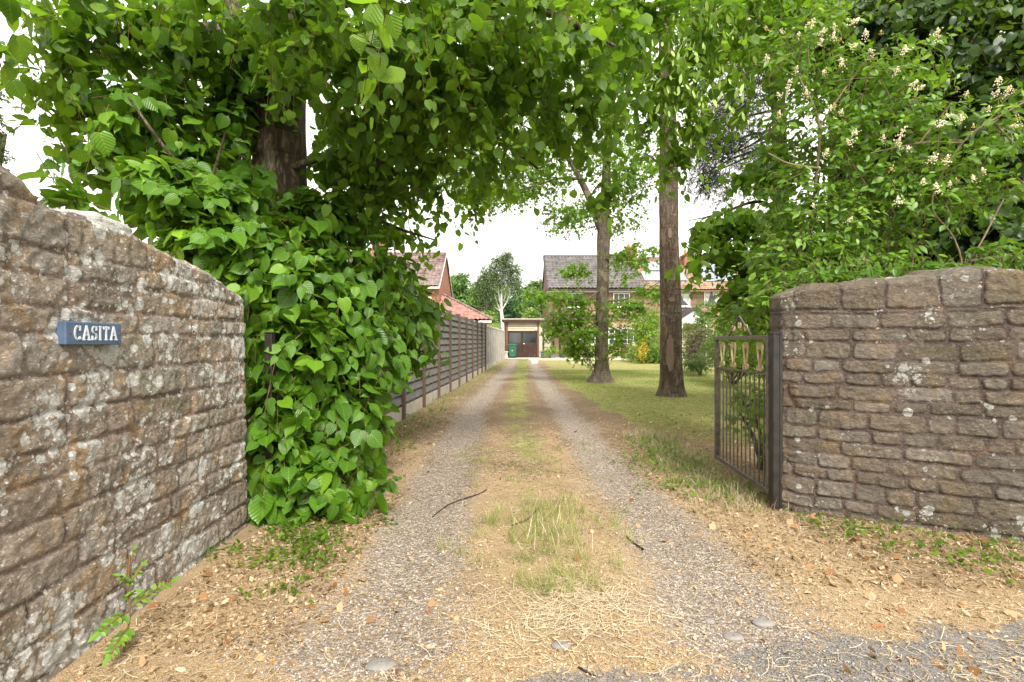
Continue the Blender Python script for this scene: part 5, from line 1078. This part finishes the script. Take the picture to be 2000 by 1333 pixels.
# drive centre grass and verges
def cw_(x, y): return np.exp(-((x-(rutL(y)+rutR(y))/2)/.26)**2)*np.clip(.5+2*fbm(x, y, 0, 2.2, 3, 61), 0, 1)*np.interp(y, [4, 5, 16, 30], [.0, .18, .7, 1])
x, y = scatter(60000, -.9, 1.6, 4, 34, cw_, 1.2)
blades('drive_grass', x, y, rng.uniform(.02, .05, len(x))*np.interp(y, [4, 30], [.8, 1.5]), np.interp(y, [4, 30], [.0035, .012]), ML['grass'], np.clip(rng.normal(.7, .22, len(x)), 0, 1), .7, 'thin grass growing between the wheel tracks')
xs = []; ys = []; Ls = []; ti = []
for k in range(190):                                     # tufts in the middle of the drive
    if k < 125: cx, cy = rng.normal(.22, .22), rng.uniform(2.5, 4.0)
    elif k < 145: cx, cy = rng.normal(-.42, .12), rng.uniform(5.2, 6.2)
    else: cx, cy = rng.normal(.25, .3), rng.uniform(4, 6.5)
    m_ = rng.integers(6, 34); xs.append(cx+rng.normal(size=m_)*.032); ys.append(cy+rng.normal(size=m_)*.032); Ls.append(rng.uniform(.03, .11, m_)*(1.25 if k < 125 else .6)); ti.append(np.clip(rng.normal(rng.uniform(.35, 1.0), .18, m_), 0, 1))
blades('grass_tufts', np.concatenate(xs), np.concatenate(ys), np.concatenate(Ls), .0028, ML['grass'], np.concatenate(ti), .55, 'loose green grass tufts in the middle of the drive')
# tall seeding stalks
n = 70; x = rng.normal(.30, .14, n); y = rng.uniform(2.9, 3.8, n); blades('dry_stalks', x, y, rng.uniform(.10, .2, n), .003, ML['straw'], rng.uniform(.4, 1, n), .35, 'pale dry grass stalks standing among the green tufts')
def strands(name, x, y, L, r, mat, tint, lift, label, bend=.15):
    n = len(x); p = onground(x, y); a = rng.uniform(0, math.pi, n); K = 4; T = np.linspace(-.5, .5, K)
    d = np.stack([np.cos(a), np.sin(a), np.zeros(n)], -1); s_ = np.stack([-np.sin(a), np.cos(a), np.zeros(n)], -1)
    bd = rng.normal(size=n)*bend; lz = rng.random(n)*lift; tz = rng.normal(size=n)*lift*.5
    pts = p[:, None]+d[:, None]*(L[:, None]*T[None])[..., None]+s_[:, None]*(bd*L)[:, None, None]*(T[None, :, None]**2*4)
    pts[..., 2] += (.004+lz)[:, None]+tz[:, None]*T[None]*2*1.0
    pts[..., 2] = np.maximum(pts[..., 2], zf(pts[..., 0], pts[..., 1])+.002)
    V0 = []; dd = np.gradient(pts, axis=1); dd /= np.linalg.norm(dd, axis=2, keepdims=True); q = np.cross(dd, np.array((0, 0, 1.))); q /= np.linalg.norm(q, axis=2, keepdims=True)+1e-9
    rr = np.broadcast_to(r, (n,))[:, None, None]; ring = np.stack([pts+q*rr, pts+np.array((0, 0, 1.))*rr*.8, pts-q*rr], 2)
    base = (np.arange(n)*K*3)[:, None, None, None]; kk = (np.arange(K-1)*3)[None, :, None, None]; Q = np.array([[0, 1, 4, 3], [1, 2, 5, 4]])[None, None]
    A = np.zeros((n, K, 3, 3)); A[..., 2] = tint[:, None, None]
    o = fast(name, ring.reshape(-1, 3), (base+kk+Q).reshape(-1, 4), mat, attrs={'luv': A.reshape(-1, 3)}); return tag(o, label, name.replace('_', ' '), None, 'stuff')
n = 1000; a = rng.normal(size=(n, 2)); x = .28+a[:, 0]*.21; y = 2.38+a[:, 1]*.17+.05*a[:, 0]; q = np.exp(-(a**2).sum(1)/3)
strands('hay', x, y, rng.uniform(.03, .13, n), rng.uniform(.0006, .0013, n), ML['straw'], rng.uniform(.2, .9, n), .018, 'pale heap of dry cut grass in the foreground of the drive', .12)
x, y = scatter(9000, -1.6, 3.6, 1.7, 7, lambda x, y: .25+.75*np.clip(1-masks(x, y)[0], 0, 1)*(.3+.7*np.clip(.5+2*fbm(x, y, 0, 1.8, 3, 77), 0, 1)), 1.7)
strands('dry_grass_litter', x, y, rng.uniform(.02, .11, len(x)), rng.uniform(.0006, .0014, len(x)), ML['straw'], rng.uniform(0, .9, len(x)), .012, 'thin dry grass stems strewn over the ground', .3)
# flakes: bracts, husks and old leaves
FL = [([(0, 0, 0), (.22, .3, .08), (.18, .7, .02), (0, 1, .12), (-.18, .7, .06), (-.22, .3, 0)], [np.array([(0, 1, 2, 5), (5, 2, 3, 4)])]), ([(0, 0, 0), (.4, .2, .2), (.35, .8, .02), (-.3, .9, .2), (-.42, .3, .02)], [np.array([(0, 1, 2, 3)]), np.array([(0, 3, 4)])])]
def flakes(name, x, y, size, mat, tint, label, tilt=.45):
    f = Fol(FL, mat); n = len(x); nn = np.tile((0, 0, 1.), (n, 1))+rng.normal(size=(n, 3))*tilt; f.leaves(onground(x, y)+np.array((0, 0, .003)), nn, rng.normal(size=(n, 3)), size, tint)
    o = f.build(None, name); return tag(o, label, name.replace('_', ' '), None, 'stuff')
x, y = scatter(60000, -1.65, 4.2, 1.7, 8, lambda x, y: np.clip(1.05-.55*masks(x, y)[0], .3, 1)*(1-.8*np.clip(masks(x, y)[2], 0, 1))*(.35+.65*np.clip(.5+2.5*fbm(x, y, 0, 1.5, 3, 91), 0, 1)), 1.9)
flakes('leaf_litter', x, y, rng.uniform(.006, .02, len(x)), ML['litter'], np.clip(rng.normal(np.interp(y, [2, 4, 8], [.66, .46, .28]), .25), 0, 1), 'golden brown litter of lime husks covering the ground')
x, y = scatter(2600, -1.65, 4.2, 1.8, 9, lambda x, y: np.clip(.15+.85*(np.abs(x-.3) > 1.1), 0, 1), 1.5)
flakes('fallen_leaves', x, y, rng.uniform(.025, .055, len(x)), leafmat('old_leaf', (.16, .06, .02), (.36, .19, .08), (.60, .46, .28), trans=.1, rough=.7, vein=False), rng.random(len(x)), 'curled brown fallen leaves', .7)
# gravel
x, y = scatter(75000, -1.5, 2.6, 1.7, 8, lambda x, y: np.clip(masks(x, y)[0]*1.1-.12, 0, 1), 2.0)
n = len(x); oct_ = np.array([(1, 0, 0), (0, 1, 0), (-1, 0, 0), (0, -1, 0), (0, 0, .8), (0, 0, -.8)], float); of = np.array([(0, 1, 4), (1, 2, 4), (2, 3, 4), (3, 0, 4), (1, 0, 5), (2, 1, 5), (3, 2, 5), (0, 3, 5)])
s_ = (.0028+.0052*rng.random(n)**2.4); a = rng.uniform(0, 6.28, n); V = oct_[None]*rng.uniform(.6, 1.25, (n, 6, 3))*s_[:, None, None]; V[..., 2] *= .75
ca, sa = np.cos(a)[:, None], np.sin(a)[:, None]; V = np.stack([V[..., 0]*ca-V[..., 1]*sa, V[..., 0]*sa+V[..., 1]*ca, V[..., 2]], -1)+onground(x, y)[:, None]+np.array((0, 0, .001))
A = np.zeros((n, 6, 3)); A[..., 2] = rng.random((n, 1))
m = NM('gravel_chips'); sp = m.sep(m.attr('luv', 'Vector')); m.bsdf(m.ramp(sp[2], (0, (.14, .12, .105)), (.4, (.25, .225, .20)), (.75, (.37, .335, .30)), (1, (.58, .54, .49))), .85, spec=.2)
tag(fast('gravel', V.reshape(-1, 3), (of[None]+(np.arange(n)*6)[:, None, None]).reshape(-1, 3), m.m, attrs={'luv': A.reshape(-1, 3)}), 'grey gravel chips in the wheel tracks', 'gravel', None, 'stuff')
# weeds at the foot of the right wall and by the gate
def weeds(name, label, spots, size, mat, shapes, spread):
    f = Fol(shapes, mat); x = np.array([s[0] for s in spots]); y = np.array([s[1] for s in spots]); p0 = onground(x, y)
    for p in p0:
        k = rng.integers(5, 12); q = p+np.c_[rng.normal(size=(k, 2))*spread, rng.uniform(.005, .05, k)]; o_ = q-p; o_[:, 2] = .04
        f.leaves(q, np.tile((0, -.2, 1.), (k, 1))+rng.normal(size=(k, 3))*.45, o_+rng.normal(size=(k, 3))*.02, size*rng.uniform(.6, 1.3, k), rng.uniform(.1, .95, k))
    o = f.build(None, name); return tag(o, label, 'weeds', None, 'stuff')
sp = [(rng.uniform(2.0, 3.6), 0) for _ in range(90)]; sp = [(x, 3.62-.56*(x-2.05)-rng.random()*1.0*np.interp(x, [2, 2.5, 3.2], [.5, .8, 1.0])) for x, _ in sp]
weeds('low_weeds', 'low green weeds along the foot of the right wall', sp, .027, ML['lime'], OVAL+HEARTS[:1], .045)
sp = [(rng.normal(1.72, .16), rng.uniform(3.9, 6.6)) for _ in range(130)]+[(rng.normal(1.35, .12), rng.uniform(4.2, 5.6)) for _ in range(20)]
weeds('gate_weeds', 'tangled weeds and grass under the open gate', sp, .045, ML['lime'], OVAL, .06)
n = 2400; x = rng.normal(1.72, .18, n); y = rng.uniform(3.7, 6.9, n); blades('dry_gate_grass', x, y, rng.uniform(.04, .15, n), .0028, ML['straw'], rng.uniform(0, .8, n), .9, 'dry tan grass tangled under the open gate')
n = 1500; x = rng.normal(1.75, .16, n); y = rng.uniform(3.7, 6.9, n); blades('gate_grass', x, y, rng.uniform(.03, .12, n), .003, ML['grass'], np.clip(rng.normal(.4, .25, n), 0, 1), .7, 'rough grass under and around the open gate')
sp = [(rng.normal(-1.28, .16), rng.uniform(2.75, 3.6)) for _ in range(90)]+[(rng.uniform(-1.35, -.9), rng.uniform(2.4, 3.2)) for _ in range(14)]
weeds('corner_weeds', 'small leafy weeds on the ground below the lime shoots', sp, .035, ML['lime'], OVAL, .04)
sp = [(rng.normal(-1.5, .25), rng.uniform(5.5, 12)) for _ in range(60)]; weeds('fence_weeds', 'scattered weeds along the foot of the woven fence', sp, .05, ML['lime'], OVAL, .07)
n = 2500; y = rng.uniform(5, 30, n); x = fx_(y)+.12+np.abs(rng.normal(size=n))*.28; blades('fence_grass', x, y, rng.uniform(.03, .12, n), np.interp(y, [5, 30], [.004, .01]), ML['grass'], np.clip(rng.normal(.7, .22, n), 0, 1), .6, 'thin grass along the foot of the fence')
# upright weed against the left wall
wd = empty('weed_plant', 'single green weed with toothed leaf fronds growing at the base of the left wall', 'weed', (-1.44, 1.86, 0))
c0 = np.array((-1.50, 1.98, zf(-1.50, 1.98))); wz = Limbs()
top = c0+np.array((-.0, .03, .36)); wz.add([(*c0, .005), (*(c0+np.array((.015, .01, .14))), .004), (*(c0+np.array((.0, .02, .25))), .003), (*top, .0015)], 6, 8)
f = Fol(OVAL, ML['privet'], M_['stem'])
def frond(a, dvec, L, k=9, s_=.036):
    d = np.array(dvec, float); d /= np.linalg.norm(d); T = np.linspace(.15, 1, k); pts = a+d*L*T[:, None]-np.array((0, 0, 1.))*(.22*L*T**2)[:, None]
    wz.add([(*a, .0028), (*(a+d*L*.5-np.array((0, 0, .05*L))), .002), (*pts[-1], .001)], 5, 5)
    sd = np.cross(d, (0, 0, 1.)); 
    for sg_ in (1, -1): f.leaves(pts, np.tile((.5, -.5, .8), (k, 1))+rng.normal(size=(k, 3))*.25, np.tile(d*.6+sd*sg_, (k, 1))+rng.normal(size=(k, 3))*.15, s_*np.linspace(1, .6, k)*rng.uniform(.8, 1.2, k), rng.uniform(.2, .8, k))
    f.leaves(pts[-1:], np.array([(.4, -.5, .8)]), d[None], np.array([s_*1.2]), np.array([.6]))
frond(c0+np.array((.01, .01, .16)), (.45, .75, .45), .17); frond(c0+np.array((.01, .01, .15)), (-.05, -.9, .15), .13); frond(c0+np.array((.01, .01, .09)), (.15, -.8, -.05), .12); frond(c0+np.array((0, .02, .24)), (.2, .5, .8), .10, 6, .026); frond(c0+np.array((0, .02, .25)), (.1, -.5, .8), .09, 6, .026); frond(top-np.array((0, 0, .06)), (.1, .1, 1), .10, 6, .02); frond(c0+np.array((0, .02, .2)), (.5, -.3, .6), .08, 5, .024)
wz.build('stem', M_['twig'], wd); f.build(wd, 'leaves')
x, y = scatter(7000, 1.3, 3.7, 2.2, 4.4, lambda x, y: (y > 2.55-.1*(x-2))*1., 1.0)
flakes('brown_litter', x, y, rng.uniform(.010, .03, len(x)), ML['litter'], np.clip(rng.normal(.25, .3, len(x)), 0, 1), 'brown leaf litter on the bank below the right wall', .8)
x, y = scatter(2600, 1.5, 3.7, 2.3, 4.4, None, 1.0); blades('bank_grass', x, y, rng.uniform(.02, .07, len(x)), .0025, ML['straw'], rng.uniform(0, .8, len(x)), 1.3, 'flattened dry grass on the bank below the right wall')
x, y = scatter(6000, -1.6, -.9, 2.0, 4.2, None, 1.0); flakes('corner_litter', x, y, rng.uniform(.008, .026, len(x)), ML['litter'], np.clip(rng.normal(.3, .3, len(x)), 0, 1), 'brown leaf litter along the foot of the left wall', .8)
# stones, sticks
def rock(x, y, r, fl, label, seed, group='flat stones in the drive'):
    u = np.linspace(0, 2*math.pi, 20, endpoint=False); v = np.linspace(.05, math.pi-.05, 10); U, Vv = np.meshgrid(u, v)
    X = np.cos(U)*np.sin(Vv); Y = np.sin(U)*np.sin(Vv); Z = np.cos(Vv); k = 1+.5*fbm(X+seed, Y, Z, 1.6, 3, seed); z0 = float(zf(x, y))
    V = np.stack([X*r*1.3*k, Y*r*.8*k, np.clip(Z, -1, .75)*fl*k], -1).reshape(-1, 3)
    i, j = np.meshgrid(np.arange(20), np.arange(9)); F = np.stack([j*20+i, j*20+(i+1) % 20, (j+1)*20+(i+1) % 20, (j+1)*20+i], -1).reshape(-1, 4)
    o = fast('stone', V, [F, np.arange(20)[None], np.arange(180, 200)[None]], M_['greystone'], smooth=True); o.location = (x, y, z0+fl*.15); return tag(o, label, 'stone', group)
def G(px, py): d = 1250/(py-667); return (px-1000)/1000*d, d
for px, py, r, lb in ((1490, 1208, .04, 'largest flat grey stone right of the hay heap'), (1432, 1235, .035, 'flat stone just in front of the largest one'), (1385, 1208, .02, 'small blue grey stone left of the largest flat one'), (745, 1285, .05, 'pale flat stone set in the left wheel track, front of the picture'), (1095, 1268, .03, 'flat grey stone below the hay heap, left side')):
    x, y = G(px, py); rock(x, y, r, .014, lb, int(px))
def stick(pp, r, label):
    pts = []
    for px, py, h in pp: x, y = G(px, py); pts.append((x, y, float(zf(x, y))+h, r*random.uniform(.7, 1.1)))
    e = Limbs(); e.add(pts, 7, 6, .2); o = fast('stick', np.concatenate(e.V), np.concatenate(e.F), M_['barkdark'], smooth=True); return tag(o, label, 'stick', 'fallen sticks on the drive')
stick([(1000, 1030, .01), (1030, 1018, .012), (1052, 997, .02)], .006, 'dark fallen stick pointing up out of the grass tufts')
stick([(845, 1000, .006), (880, 978, .012), (935, 965, .01), (950, 958, .012)], .005, 'long bent dark twig lying across the left wheel track')
stick([(1222, 1045, .006), (1240, 1060, .008), (1256, 1072, .01)], .006, 'short dark stick at the edge of the right wheel track')
stick([(1130, 1310, .004), (1150, 1322, .006), (1168, 1328, .004)], .003, 'thin brown twig near the bottom edge of the picture')
